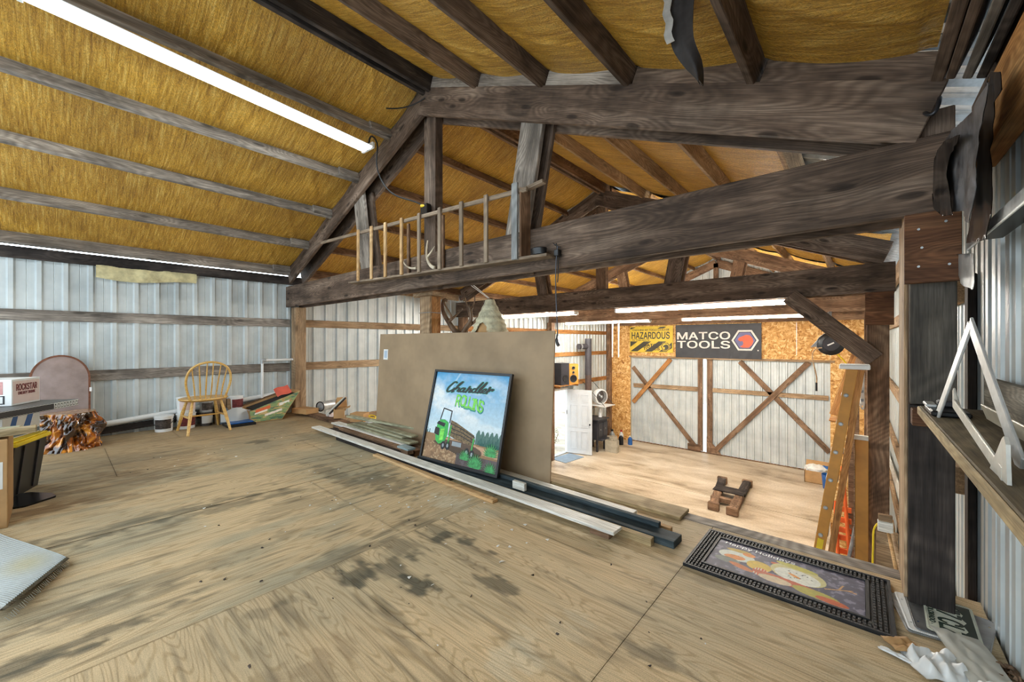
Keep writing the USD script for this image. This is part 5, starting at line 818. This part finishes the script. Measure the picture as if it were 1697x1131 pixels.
stk = [('dark old plank at the bottom of the pile left of the picture, front edge', (-5.2, 2.375, .022), (-3.40, 2.335, .022), .09, .04, 'black_wood'), ('orange-brown strip between the long white board and the dark planks', (-4.9, 2.30, .015), (-4.1, 2.29, .015), .04, .026, 'pine_wood'), ('dark old plank under the white boards, second from the front', (-5.3, 2.475, .03), (-3.42, 2.45, .03), .09, .055, 'brown_wood'), ('dark old plank under the white boards, third from the front', (-5.4, 2.555, .03), (-3.50, 2.555, .03), .045, .055, 'brown_wood'),
       ('dark brown plank lying on the lowest dark plank', (-5.0, 2.40, .062), (-3.44, 2.37, .062), .06, .034, 'brown_wood'),
       ('pale blue-white board at the bottom of the light stack', (-5.35, 2.485, .075), (-3.62, 2.465, .075), .11, .02, 'white_board'), ('grey-green grooved board, lower of the two short ones', (-5.0, 2.53, .098), (-3.55, 2.49, .098), .11, .02, 'sage_board'), ('grey-green grooved board, upper short one', (-4.9, 2.565, .122), (-3.75, 2.535, .122), .12, .02, 'sage_board'), ('thin grey-green board across the stack', (-4.6, 2.58, .146), (-3.62, 2.55, .146), .09, .018, 'sage_board')]
for lab, p, q, w_, h_, mt in stk: board('old_plank', lab, p, q, w_, h_, mt)
q = at(728, 716, Z=.19); board('old_plank', 'long grey-green board on top of the stack, its end crossing the picture', (-5.2, 2.60, .165), (q[0], q[1] - .035, .185), .075, .028, 'sage_board'); board('blue_offcut', 'small pale blue offcut at the end of the dark planks, beside the picture', (-3.56, 2.335, .10), (-3.36, 2.33, .10), .09, .02, 'pale_blue_wood'); board('old_plank', 'short upright dark block end under the blue offcut', (-3.50, 2.33, .066), (-3.38, 2.33, .066), .07, .042, 'brown_wood')
# ---------------------------------------------------------------- along the left wall
CHR = thing('windsor_chair', 'light yellow wooden hoop-back chair facing the left wall', 'chair', loc=(-6.53, 1.285, 0), rz=math.pi + .04)
def seat_fn(): 
    m = lathe([(0, .398), (.20, .398), (.255, .408), (.272, .424), (.268, .436), (.24, .44), (.12, .432), (0, .430)], 44); m.vertices[:, 0] *= .86; m.vertices[:, 1] *= .98; return m
part(CHR, 'seat', seat_fn(), 'chair_wood', smooth=40)
legs = [((.13, .15), (.24, .225)), ((.13, -.15), (.24, -.225)), ((-.13, .15), (-.265, .225)), ((-.13, -.15), (-.265, -.225))]
for a, b in legs: part(CHR, 'leg', tube([(a[0], a[1], .40), (a[0] + (b[0] - a[0]) * .45, a[1] + (b[1] - a[1]) * .45, .235), (b[0], b[1], .0)], [.014, .021, .015], 12), 'chair_wood', smooth=40)
for s in (-1, 1): part(CHR, 'stretcher', tube([(.185, s * .188, .20), (0, s * .19, .20), (-.197, s * .188, .20)], [.008, .013, .008], 10), 'chair_wood', smooth=40)
part(CHR, 'cross_stretcher', tube([(0, -.19, .20), (0, 0, .20), (0, .19, .20)], [.008, .013, .008], 10), 'chair_wood', smooth=40)
hoop = [(-.175, -.185, .43), (-.205, -.225, .58), (-.235, -.235, .70), (-.265, -.19, .83), (-.285, -.09, .895), (-.29, 0, .91), (-.285, .09, .895), (-.265, .19, .83), (-.235, .235, .70), (-.205, .225, .58), (-.175, .185, .43)]
hc = curve(hoop, 60); part(CHR, 'hoop', tube(hc, .0135, 10), 'chair_wood', smooth=40)
for k in range(6):
    y = -.135 + .054 * k; yt = y * 1.32; j = np.argmin(np.abs(hc[:, 1] - yt) + (hc[:, 2] < .72) * 9); part(CHR, 'spindle', tube([(-.185, y, .435), (-.185 + (hc[j][0] + .185) * .4, y + (yt - y) * .4, .6), hc[j]], [.007, .009, .006], 8), 'chair_wood', smooth=40)
# burl stump
nu, nv = 220, 90
def stump_pt(u, v):
    a = u * 2 * np.pi; ca, sa_ = np.cos(a), np.sin(a); z = v
    P_ = np.c_[ca * 1.3, sa_ * 1.3, z * 1.1]
    r = 1 + .10 * np.sin(3 * a + .5) + .07 * np.sin(5 * a + 2)
    r = r * (1.10 - .22 * z) + np.clip(.45 - z, 0, 1) ** 1.5 * 1.2 * np.clip(-sa_ + .1, 0, 1) + .30 * np.exp(-((z - .62) / .25) ** 2) * np.clip(sa_, 0, 1) ** 4
    big = fbm(P_ * [2.2, 2.2, 3.0] + 7, 3, 4) - .5; cre = np.abs(fbm(P_ * [4, 4, 2.6] + 2, 3, 9) - .5)
    r = r + .42 * big - .20 * np.exp(-(cre / .05) ** 2) * (.4 + .6 * (z < .8))
    for ha, hz, hw, hd in ((.45, .55, .16, .30), (.72, .82, .10, .22), (.15, .22, .20, .25)): r = r - hd * np.exp(-(((a - ha + np.pi) % (2 * np.pi) - np.pi) / hw) ** 2 - ((z - hz) / (hw * .9)) ** 2)
    return r
def stump_fn(u, v):
    z = np.clip(v / .8, 0, 1); k = np.where(v > .8, (1 - v) / .2, 1.0); r = stump_pt(u, z) * k; a = u * 2 * np.pi
    return np.c_[.20 * r * np.cos(a), .235 * r * np.sin(a), .40 * z + .012 * (v > .8) * (fbm(np.c_[np.cos(a) * k * 3, np.sin(a) * k * 3, a * 0], 3, 2) - .5)]
sm = grid(nu, nv, stump_fn); q = sm.vertices; vv_ = np.tile(np.linspace(0, 1, nv), nu)
an = np.arctan2(q[:, 1] / .235, q[:, 0] / .2); Pn = np.c_[np.cos(an), np.sin(an), q[:, 2] * 2]
w1 = fbm(Pn * [9, 9, 5] + np.c_[q[:, 2] * 9, -q[:, 2] * 12, 0 * an], 6, 5); w2 = fbm(Pn * [2.3, 2.3, 2.6] + 3, 4, 15); cre = np.abs(fbm(Pn * [5.2, 5.2, 2.6] + 2, 3, 9) - .5)
cc = np.array(lin((178, 94, 18)))[None] * (.12 + 1.35 * w1)[:, None]; hl = np.clip((w1 - .55) * 9, 0, 1)[:, None]; cc = cc * (1 - hl) + np.array(lin((236, 160, 58))) * hl
k_ = np.clip((w2 + .55 * (.5 - w1) - .47) * 8, 0, 1)[:, None] * .93; cc = cc * (1 - k_) + np.array(lin((30, 17, 12))) * k_; k_ = np.exp(-(cre / .03) ** 2)[:, None] * .7; cc = cc * (1 - k_) + np.array(lin((36, 22, 14))) * k_
tp = vv_ > .79; cc[tp] = np.array(lin((158, 122, 78))) * (.7 + .6 * fbm(q[tp] * [18, 18, 1], 4, 2))[:, None]
STP = thing('burl_stump', 'glossy amber varnished tree burl stump standing on the loft floor before the arched panel', 'stump', loc=(-6.53, .10, .001)); part(STP, 'burl', sm, 'varnish', smooth=True, cd=cc)
# arched panel
AR = thing('arched_panel', 'tall arch-topped panel with a coppery rim leaning on the left wall', 'panel', loc=(-6.95, .035, 0))
arch = sg.Polygon([(-.235, 0)] + [(-.235, .74)] + [(-.235 * math.cos(a), .745 + .275 * math.sin(a)) for a in np.linspace(0, math.pi, 24)] + [(.235, .74), (.235, 0)]); am = plane_m((-6.84, .035, .003), (0, 1, 0), (-.12, 0, 1))
part(AR, 'face', ext(arch.buffer(-.012), .012), 'copper_face', m=am, w=True); part(AR, 'rim', ext(arch.difference(arch.buffer(-.018)), .022), 'copper_rim', m=am, w=True); part(AR, 'paper_tag', box(.225, .245, .58, .63, .022, .024), 'white_paint', m=am, w=True)
# stack at the left edge of the view
TB = thing('storage_tote', 'black storage tote with a yellow lid under the stack of boxes', 'tote', loc=(-5.0, -.43, 0), rz=math.radians(70))
def taper(w0, d0, w1, d1, h): return m3.Manifold.hull_points(np.array([(s * w0, t * d0, 0) for s in (-1, 1) for t in (-1, 1)] + [(s * w1, t * d1, h) for s in (-1, 1) for t in (-1, 1)], np.float32)) if False else trimesh.convex.convex_hull(np.array([(s * w0, t * d0, 0) for s in (-1, 1) for t in (-1, 1)] + [(s * w1, t * d1, h) for s in (-1, 1) for t in (-1, 1)]))
part(TB, 'bin', taper(.285, .185, .325, .22, .395), 'black_plastic')
for s in (-.1, .1): part(TB, 'rib', trimesh.convex.convex_hull(np.array([(.283, s - .008, .02), (.283, s + .008, .02), (.295, s - .008, .02), (.295, s + .008, .02), (.32, s - .008, .38), (.32, s + .008, .38), (.333, s - .008, .38), (.333, s + .008, .38)])), 'stove_black')
part(TB, 'lid', cat_(box(-.345, .345, -.24, .24, .395, .425, .006), box(-.33, .33, -.225, .225, .425, .437, .006)), 'label_yellow')
WB = thing('carton', 'white and blue carton standing on the yellow tote lid', 'box', loc=(-5.02, -.39, .438), rz=math.radians(65)); part(WB, 'box', box(-.24, .24, -.20, .20, 0, .175, .004), 'white_paint')
for y, w_ in ((-.10, .05), (.06, .06)): part(WB, 'blue_print', ext(sg.Polygon([(y - w_, .05), (y + w_ * .2, .05), (y + w_, .165), (y, .165)]), .002), 'blue', m=plane_m((.24, 0, 0), (0, 1, 0), (0, 0, 1)))
part(WB, 'grey_band', box(.24, .2415, -.19, .19, .01, .04), 'grey_mat')
SL = thing('meander_slab', 'grey slab with a black edge and a white Greek key border, under the pink drink carton', 'slab', loc=(-4.98, -.28, .615), rz=math.radians(54.6)); part(SL, 'slab', box(-.21, .21, -.42, .41, 0, .055, .003), 'slate'); part(SL, 'black_band', box(.21, .2125, -.42, .16, .006, .050), 'black_plastic')
for z in (.004, .049): part(SL, 'border_line', box(.21, .212, -.42, .41, z, z + .003), 'white_paint')
key = [(0, 0), (0, 1), (.75, 1), (.75, .35), (.4, .35), (.4, .1)]
for k in range(8):
    ls = sa.scale(sg.LineString([(0, .0), (0, .03), (.019, .03), (.019, .009), (.0095, .009), (.0095, .02)]).buffer(.0022, cap_style=2, join_style=2).union(sg.LineString([(.0095, 0), (.0285, 0), (.0285, .004)]).buffer(.002, cap_style=2)), 1, 1.42, origin=(0, 0)); part(SL, 'key_motif', ext(ls, .002), 'white_paint', m=plane_m((.2115, .17 + k * .0295, .007), (0, 1, 0), (0, 0, 1)))
RS = thing('drink_carton', 'white and pink energy drink carton on the grey slab', 'box', loc=(-5.207, -.336, .672), rz=math.radians(62.7))
part(RS, 'box', box(-.20, .20, -.15, .15, 0, .205, .003), 'white_paint'); part(RS, 'pink_panel', box(.20, .2012, -.14, .14, .015, .19), 'pink_pale'); part(RS, 'pink_panel', box(-.18, .15, -.1512, -.15, .09, .19), 'pink'); part(RS, 'barcode_panel', box(-.02, .16, -.1515, -.15, .015, .08), 'black_plastic'); part(RS, 'barcode', box(-.01, .15, -.152, -.1515, .022, .073), 'white_paint')
for k in range(9): part(RS, 'bar', box(.0 + .014 * k, .003 + .014 * k + .003 * (k % 3), -.1524, -.152, .03, .065), 'black_plastic')
fm = lambda y, z: wm(RS) @ plane_m((.2015, y, z), (0, 1, 0), (0, 0, 1))
lettering(RS, 'lettering', 'ROCKSTAR', fm(-.11, .115), .05, .22, 'dark_red'); lettering(RS, 'lettering', 'ENERGY DRINK', fm(-.09, .082), .022, .18, 'dark_red')
CT = thing('carton', 'big brown cardboard carton at the left edge of the view', 'box', loc=(-4.3, -.50, 0)); part(CT, 'box', box(-.25, .25, -.30, .30, 0, .56, .004), 'card'); part(CT, 'tape', box(.25, .2512, -.03, .03, .2, .56), 'paper'); part(CT, 'label', box(.25, .2515, .16, .28, .25, .42), 'paper')
for k in range(6): part(CT, 'print_bar', box(.25, .2512, .06 + .035 * k, .068 + .035 * k, .08, .5), 'brown_wood')
board('cut_plank', 'pale offcut plank lying on the big carton, pointing right', (-4.12, -.42, .582), (-4.12, -.085, .60), .12, .035, 'ply_edge'); board('cut_plank', 'second pale offcut plank on the big carton, set back to the left', (-4.32, -.55, .58), (-4.30, -.16, .582), .12, .034, 'sage_board')
blk = [at(14, 846, Z=0), at(40, 842, Z=0), at(86, 827, Z=0), at(80, 823, Z=0), at(46, 822, Z=0), at(14, 826, Z=0)]; solo('plastic_scrap', ext(sg.Polygon([p[:2] for p in blk]).buffer(.02), .012).apply_translation([0, 0, .001]), 'gloss_black', 'flat black plastic piece lying on the floor in front of the tote', 'plastic scrap')
def rug_fn(u, v):
    a, b, c, d = np.array([-4.10, -.30]), np.array([-3.13, .035]), np.array([-2.68, -.14]), np.array([-3.55, -.60]); p = (a * (1 - v[:, None]) + b * v[:, None]) * (1 - u[:, None]) + (d * (1 - v[:, None]) + c * v[:, None]) * u[:, None]
    z = .03 + .075 * np.clip(v - .15, 0, 1) ** 1.4 * np.clip(1 - ((v - .75) / .4) ** 4, .0, 1) * (.4 + .6 * u) + .0025 * np.sin(u * 2 * np.pi * 34) - .05 * np.clip(v - .93, 0, 1) * 8 * .07; return np.c_[p, z]
RG = thing('ribbed_mat', 'pale grey ribbed mat lying rumpled on the floor at the lower left', 'mat', loc=(-3.3, -.2, 0)); gm = grid(240, 30, rug_fn, thick=.018); rc = np.tile(np.array(lin((168, 172, 170))), (len(gm.vertices), 1)); dd_ = np.hypot((gm.vertices[:, 0] + 3.17) / .16, (gm.vertices[:, 1] + .10) / .08); kk = np.clip(1.3 - dd_, 0, 1)[:, None] * .75; rc = rc * (1 - kk) + np.array(lin((170, 160, 122))) * kk; rc[len(rc) // 2:] = lin((110, 100, 84)); part(RG, 'mat', gm, 'print', w=True, smooth=True, cd=rc)
part(RG, 'frayed_edge', cat_(*[tube([(-3.13 + .45 * f, .035 - .175 * f, .03), (-3.13 + .45 * f + .012 * math.sin(f * 50), .048 - .175 * f, .008)], .0012, 5) for f in np.linspace(0, 1, 40)]), 'grey_paper', w=True, kind='stuff')
# buckets and cans
def bucket(loc, r, h, mat, label, band=None, bail=True, rz=0):
    b = thing('bucket', label, 'bucket', loc=loc, rz=rz); part(b, 'pail', lathe([(0, 0), (r * .9, 0), (r, h * .94), (r * 1.04, h * .95), (r * 1.04, h), (r * .97, h), (r * .88, .01), (0, .01)], 30), mat, smooth=40)
    part(b, 'lid', lathe([(0, h * .99), (r * .99, h * .99), (r * .99, h * 1.02), (0, h * 1.02)], 30), mat, smooth=40)
    if band: a = np.linspace(-.9, 1.1, 14); part(b, 'label', grid(14, 2, lambda u, v: np.c_[(r * (.93 + .05 * v) + .002) * np.cos(-.9 + u * 2.0), (r * (.93 + .05 * v) + .002) * np.sin(-.9 + u * 2.0), h * (.2 + .6 * v)], thick=.001), band)
    if bail:
        for s in (-1, 1): part(b, 'bail_lug', cyl((0.0, s * r * 1.0, h * .78), (0, s * r * 1.1, h * .78), .012, 8), 'black_plastic')
        part(b, 'bail', tube([(r * 1.02 * math.sin(t) * .9 + .0, r * 1.08 * math.cos(t), h * .78 - .09 * math.sin(t) * h / .2) for t in np.linspace(0, math.pi, 16)], .003, 6), 'dark_cord')
    return b
bucket((-6.87, .93, 0), .098, .20, 'white_paint', 'small white paint pail left of the chair, standing by the left wall', 'print_dark', rz=-.4)
bucket((-6.88, 1.16, 0), .105, .205, 'white_paint', 'white and red pail on the floor behind the chair legs', 'dark_red'); bucket((-6.88, 1.16, .212), .105, .21, 'white_paint', 'white pail stacked on the white and red pail, behind the chair seat', 'pink_pale', bail=False)
bucket((-6.90, 1.385, 0), .078, .18, 'print_dark', 'dark paint can with a cream label behind the chair', 'paper', bail=False); bucket((-6.90, 1.385, .187), .078, .165, 'galv', 'grey paint can on top of the dark one, behind the chair', 'print_dark', bail=False); bucket((-6.91, 1.745, .1705), .085, .20, 'white_paint', 'white can with red print on the wood blocks, right of the chair back', 'dark_red', bail=False)
for k, (y, h) in enumerate(((1.515, .37), (1.585, .36), (1.655, .34))): solo('wood_offcut', box(-6.97, -6.88, y - .03, y + .03, 0.001, h, .004), 'tan_wood', ('leftmost of three upright offcuts beside the paint cans', 'middle of three upright offcuts beside the paint cans', 'rightmost of three upright offcuts beside the paint cans')[k], 'offcut')
solo('wood_offcut', box(-7.0, -6.84, 1.69, 1.80, .001, .168, .004), 'brown_wood', 'low wood block carrying the white and red can right of the chair', 'offcut')
solo('white_pipe', tube([(-7.032, .12, .125), (-7.032, 2.34, .335)], .034, 18), 'white_paint', 'long white plastic pipe sloping along the left wall behind the chair', 'pipe', smooth=40); solo('old_board', cham(1.88, .02, .08, .003), 'black_wood', 'dark board leaning along the left wall below the white pipe', 'board', m=frame((-7.055, .2, .055), (-7.055, 2.08, .17))[0])
cd_ = thing('conduit', 'white plastic water pipe rising up the left wall and turning into the post', 'pipe', loc=(-7.0, 2.22, 0)); yv = at(434, 620, X=-7.0)[1]; zt_ = at(434, 599, X=-7.0)[2]
part(cd_, 'riser', cyl((-6.985, yv, .02), (-6.985, yv, zt_ - .01), .018, 12), 'white_paint', w=True, smooth=40); part(cd_, 'elbow', tube([(-6.985, yv, zt_ - .05), (-6.985, yv, zt_), (-6.985, yv + .05, zt_)], .026, 12), 'galv', w=True, smooth=40); part(cd_, 'run', cyl((-6.985, yv, zt_), (-6.985, 2.548, zt_), .018, 12), 'white_paint', w=True, smooth=40)
# printed bin and what lies around it
BN = thing('printed_bin', 'boat-shaped printed bin in green and brown at the foot of the left wall post', 'bin', loc=(-6.7, 2.1, 0))
f0 = [(-6.56, 1.84, .005), (-6.55, 2.24, .005), (-6.55, 2.50, .41), (-6.57, 1.82, .17)]; b0 = [(-6.86, 1.86, .005), (-6.86, 2.24, .005), (-6.90, 2.50, .41), (-6.90, 1.80, .20)]
def quad(a, b, c, d, n=2): a, b, c, d = map(np.array, (a, b, c, d)); return grid(n, n, lambda u, v: (a * (1 - u)[:, None] + b * u[:, None]) * (1 - v)[:, None] + (d * (1 - u)[:, None] + c * u[:, None]) * v[:, None], thick=.006)
fg = quad(*f0, n=60); vv = fg.vertices; ff = fbm(vv * [1, 14, 22], 4, 2); f2_ = fbm(vv * [1, 9, 30] + 5, 4, 4); bc = np.tile(np.array(lin((132, 156, 104))), (len(vv), 1)); bc[ff > .55] = lin((176, 150, 96)); bc[f2_ < .42] = lin((86, 120, 96)); bc[(f2_ > .6)] = lin((206, 176, 120))
uu = (vv[:, 1] - 1.83) / .6; zz = vv[:, 2] - .10 - uu * .16; bc[(np.abs(zz - .045) < .022) & (uu > .1) & (uu < .42)] = lin((220, 106, 60)); bc[(np.abs(zz - .012) < .012) & (uu > .08) & (uu < .36)] = lin((240, 234, 220)); bc[(np.abs(zz + .055) < .016) & (uu > .3) & (uu < .68)] = lin((238, 226, 214)); bc[(np.abs(zz - .03) < .02) & (uu > .62) & (uu < .85) & (ff > .46)] = lin((240, 240, 232))
part(BN, 'printed_side', fg, 'print', 'green and brown printed side with orange and white blocks', w=True, cd=bc); part(BN, 'rear_side', quad(b0[1], b0[0], b0[3], b0[2]), 'card', w=True); part(BN, 'base', quad(f0[0], b0[0], b0[1], f0[1]), 'card', w=True); part(BN, 'bow_end', quad(f0[1], b0[1], b0[2], f0[2]), 'card', w=True); part(BN, 'left_end', quad(b0[0], f0[0], f0[3], b0[3]), 'card', w=True); part(BN, 'dark_liner', quad((-6.58, 1.9, .17), (-6.58, 2.46, .37), (-6.88, 2.46, .37), (-6.88, 1.86, .19)), 'black_cloth', w=True)
sheet_ = grid(10, 10, lambda u, v: np.c_[-6.62 - .18 * v, 2.20 + .20 * u, .335 + .10 * v + .06 * u + .01 * np.sin(u * 6)], thick=.003); solo('red_flag', sheet_, 'flag_red', 'folded red plastic sheet sticking out of the printed bin', 'plastic sheet', smooth=40)
tb = grid(24, 14, lambda u, v: np.c_[-6.62 - .02 * v - .10 * np.abs(u - .5), 1.50 + .36 * u, .05 + v * (.13 + .06 * np.sin(np.pi * u) ** 2)], thick=.004); solo('clear_lid', tb, 'frost', 'translucent plastic lid standing beside the printed bin', 'lid', smooth=40)
solo('blue_folder', box(-6.66, -6.46, 1.56, 1.84, .038, .052, .003), 'blue', 'flat blue folder lying beside the printed bin', 'folder'); solo('black_tray', box(-6.68, -6.42, 1.52, 1.86, .001, .036, .004), 'black_plastic', 'flat black tray under the blue folder', 'tray'); solo('grey_funnel', lathe([(0, 0), (.07, 0), (.055, .1), (.02, .22), (0, .22)], 20), 'grey_mat', 'grey funnel standing right of the chair', 'funnel', smooth=40, m=M4((-6.72, 1.62, .001)) if False else M4((-6.84, 1.60, .001)))
board('old_board', 'brown board leaning behind the printed bin', (-6.98, 1.85, .16), (-6.98, 2.45, .34), .03, .12, 'brown_wood')
# boxes at the loft edge
def cbox(loc, rz, w, d, h, label, mat='card', open_=False, tilt=0, name='carton'):
    m = M4(loc, rz) @ trimesh.transformations.rotation_matrix(tilt, [0, 1, 0]); b = thing(name, label, 'box', m=m)
    if open_:
        part(b, 'walls', cat_(box(-w / 2, w / 2, -d / 2, -d / 2 + .006, 0, h), box(-w / 2, w / 2, d / 2 - .006, d / 2, 0, h), box(-w / 2, -w / 2 + .006, -d / 2, d / 2, 0, h), box(w / 2 - .006, w / 2, -d / 2, d / 2, 0, h), box(-w / 2, w / 2, -d / 2, d / 2, 0, .006)), mat); part(b, 'flap', grid(2, 2, lambda u, v: np.c_[-w / 2 + u * w, d / 2 + v * .08, h + v * .03], thick=.004), mat)
    else: part(b, 'box', box(-w / 2, w / 2, -d / 2, d / 2, 0, h, .003), mat); part(b, 'seam', box(-w / 2, w / 2, -.004, .004, h, h + .001), 'brown_wood')
    return b
p = lambda x, y, z=.0: tuple(at(x, y, Z=z))
cbox(p(506, 686, .045), .25, .34, .22, .075, 'flat brown carton on the plank beside the left wall post'); cbox(p(562, 694, .06), -.5, .16, .14, .13, 'small open brown carton among the clutter at the loft edge', open_=True); cbox(p(596, 700, .06), .55, .20, .16, .12, 'small brown carton, right one of the two by the old planks'); cbox(p(566, 680, .12), -.3, .2, .14, .16, 'brown carton tipped up under the white metal duct', tilt=-.5)
for e in ('clutter',):
    board('metal_duct', 'long white metal duct panel leaning over the small cartons', at(541, 690, Y=2.66), at(572, 661, Y=2.9), .14, .03, 'white_board'); q0, q1 = at(548, 690, Y=2.64) + np.array([0, -.02, .02]), at(574, 663, Y=2.86) + np.array([.02, -.02, .02]); board('duct_slot', 'narrow dark strip lying on the white duct panel', q0, q1, .035, .02, 'black_wood')
solo('grey_pipe', tube([at(526, 672, Y=2.95), at(545, 668, Y=3.2)], .075, 20), 'grey_mat', 'short grey pipe end behind the flat carton', 'pipe', smooth=40) if False else None
gp = thing('duct_pipe', 'short grey duct pipe with a black mouth, right of the flat carton', 'pipe', loc=p(531, 684, .05)); part(gp, 'pipe', cyl((0, 0, .08), (-.12, .30, .08), .075, 20), 'galv', smooth=40); part(gp, 'mouth', tube([(.075 * math.cos(t) * .93, -.004 + .03 * math.cos(t), .08 + .075 * math.sin(t)) for t in np.linspace(0, 2 * math.pi, 20, endpoint=False)], .008, 6, closed=True), 'black_plastic'); part(gp, 'inside', lathe([(0, 0), (.068, 0), (.068, .004), (0, .004)], 18).apply_transform(trimesh.transformations.rotation_matrix(math.pi / 2, [1, 0, 0])).apply_transform(M4((0, .01, .08), .38)), 'black_plastic')
solo('paper_scraps', crumple(.16, .12, 21, .05, 14).apply_transform(M4(p(550, 692, .05))), 'pink_pale', 'crumpled pinkish paper beside the open little carton', 'paper', smooth=True)
solo('coiled_strap', tube([np.array(p(617, 697, .09)) + [.06 * math.cos(t), .04 * math.sin(t), .02 + .03 * math.sin(t * .5)] for t in np.linspace(0, 9, 40)], .008, 6), 'label_yellow', 'small yellow strap coil right of the little cartons', 'strap', smooth=40)
sc = grid(60, 16, lambda u, v: np.c_[-7.045 + .03 * np.sin(np.pi * v) + .02 * (fbm(np.c_[u * 9, v * 3, u * 0], 3, 2) - .5), .32 + u * .98, 2.135 - v * (.17 + .03 * np.sin(u * 5))], thick=.004); solo('insulation_scrap', sc, 'insul_back', 'strip of pale yellow insulation hanging out below the dark top plate on the left wall', 'insulation', smooth=True)
sc = grid(20, 10, lambda u, v: np.c_[-7.04 + .02 * np.sin(np.pi * v), 3.45 + u * .5, 2.13 - v * .12 * np.sin(np.pi * np.clip(u, .05, .95))], thick=.004); solo('insulation_scrap', sc, 'insul_back', 'small insulation scrap hanging under the truss end at the left wall', 'insulation', smooth=True)
ch = []
for k in range(95):
    x, y = (RR.gauss(-2.35, .55), RR.gauss(1.72, .25)) if k < 55 else (RR.uniform(-5.5, -.1), RR.uniform(.5, 2.1)); s = RR.uniform(.004, .016); b = trimesh.convex.convex_hull(np.array([[RR.uniform(-s, s), RR.uniform(-s, s), RR.uniform(0, s * .5)] for _ in range(7)])); b.apply_translation([x, min(y, 2.05), .0005]); ch.append(b)
solo('wood_chips', cat_(*ch), 'paper', 'white paint chips and wood crumbs scattered over the loft floor', 'chips', kind='stuff'); ch = []
for k in range(60): s = RR.uniform(.003, .01); ch.append(trimesh.convex.convex_hull(np.array([[RR.uniform(-s, s), RR.uniform(-s, s), RR.uniform(0, s)] for _ in range(6)])).apply_translation([RR.uniform(-5.5, 0), RR.uniform(.4, 2.0), .0005]))
solo('dirt_crumbs', cat_(*ch), 'black_wood', 'dark dirt crumbs scattered over the loft floor', 'crumbs', kind='stuff')
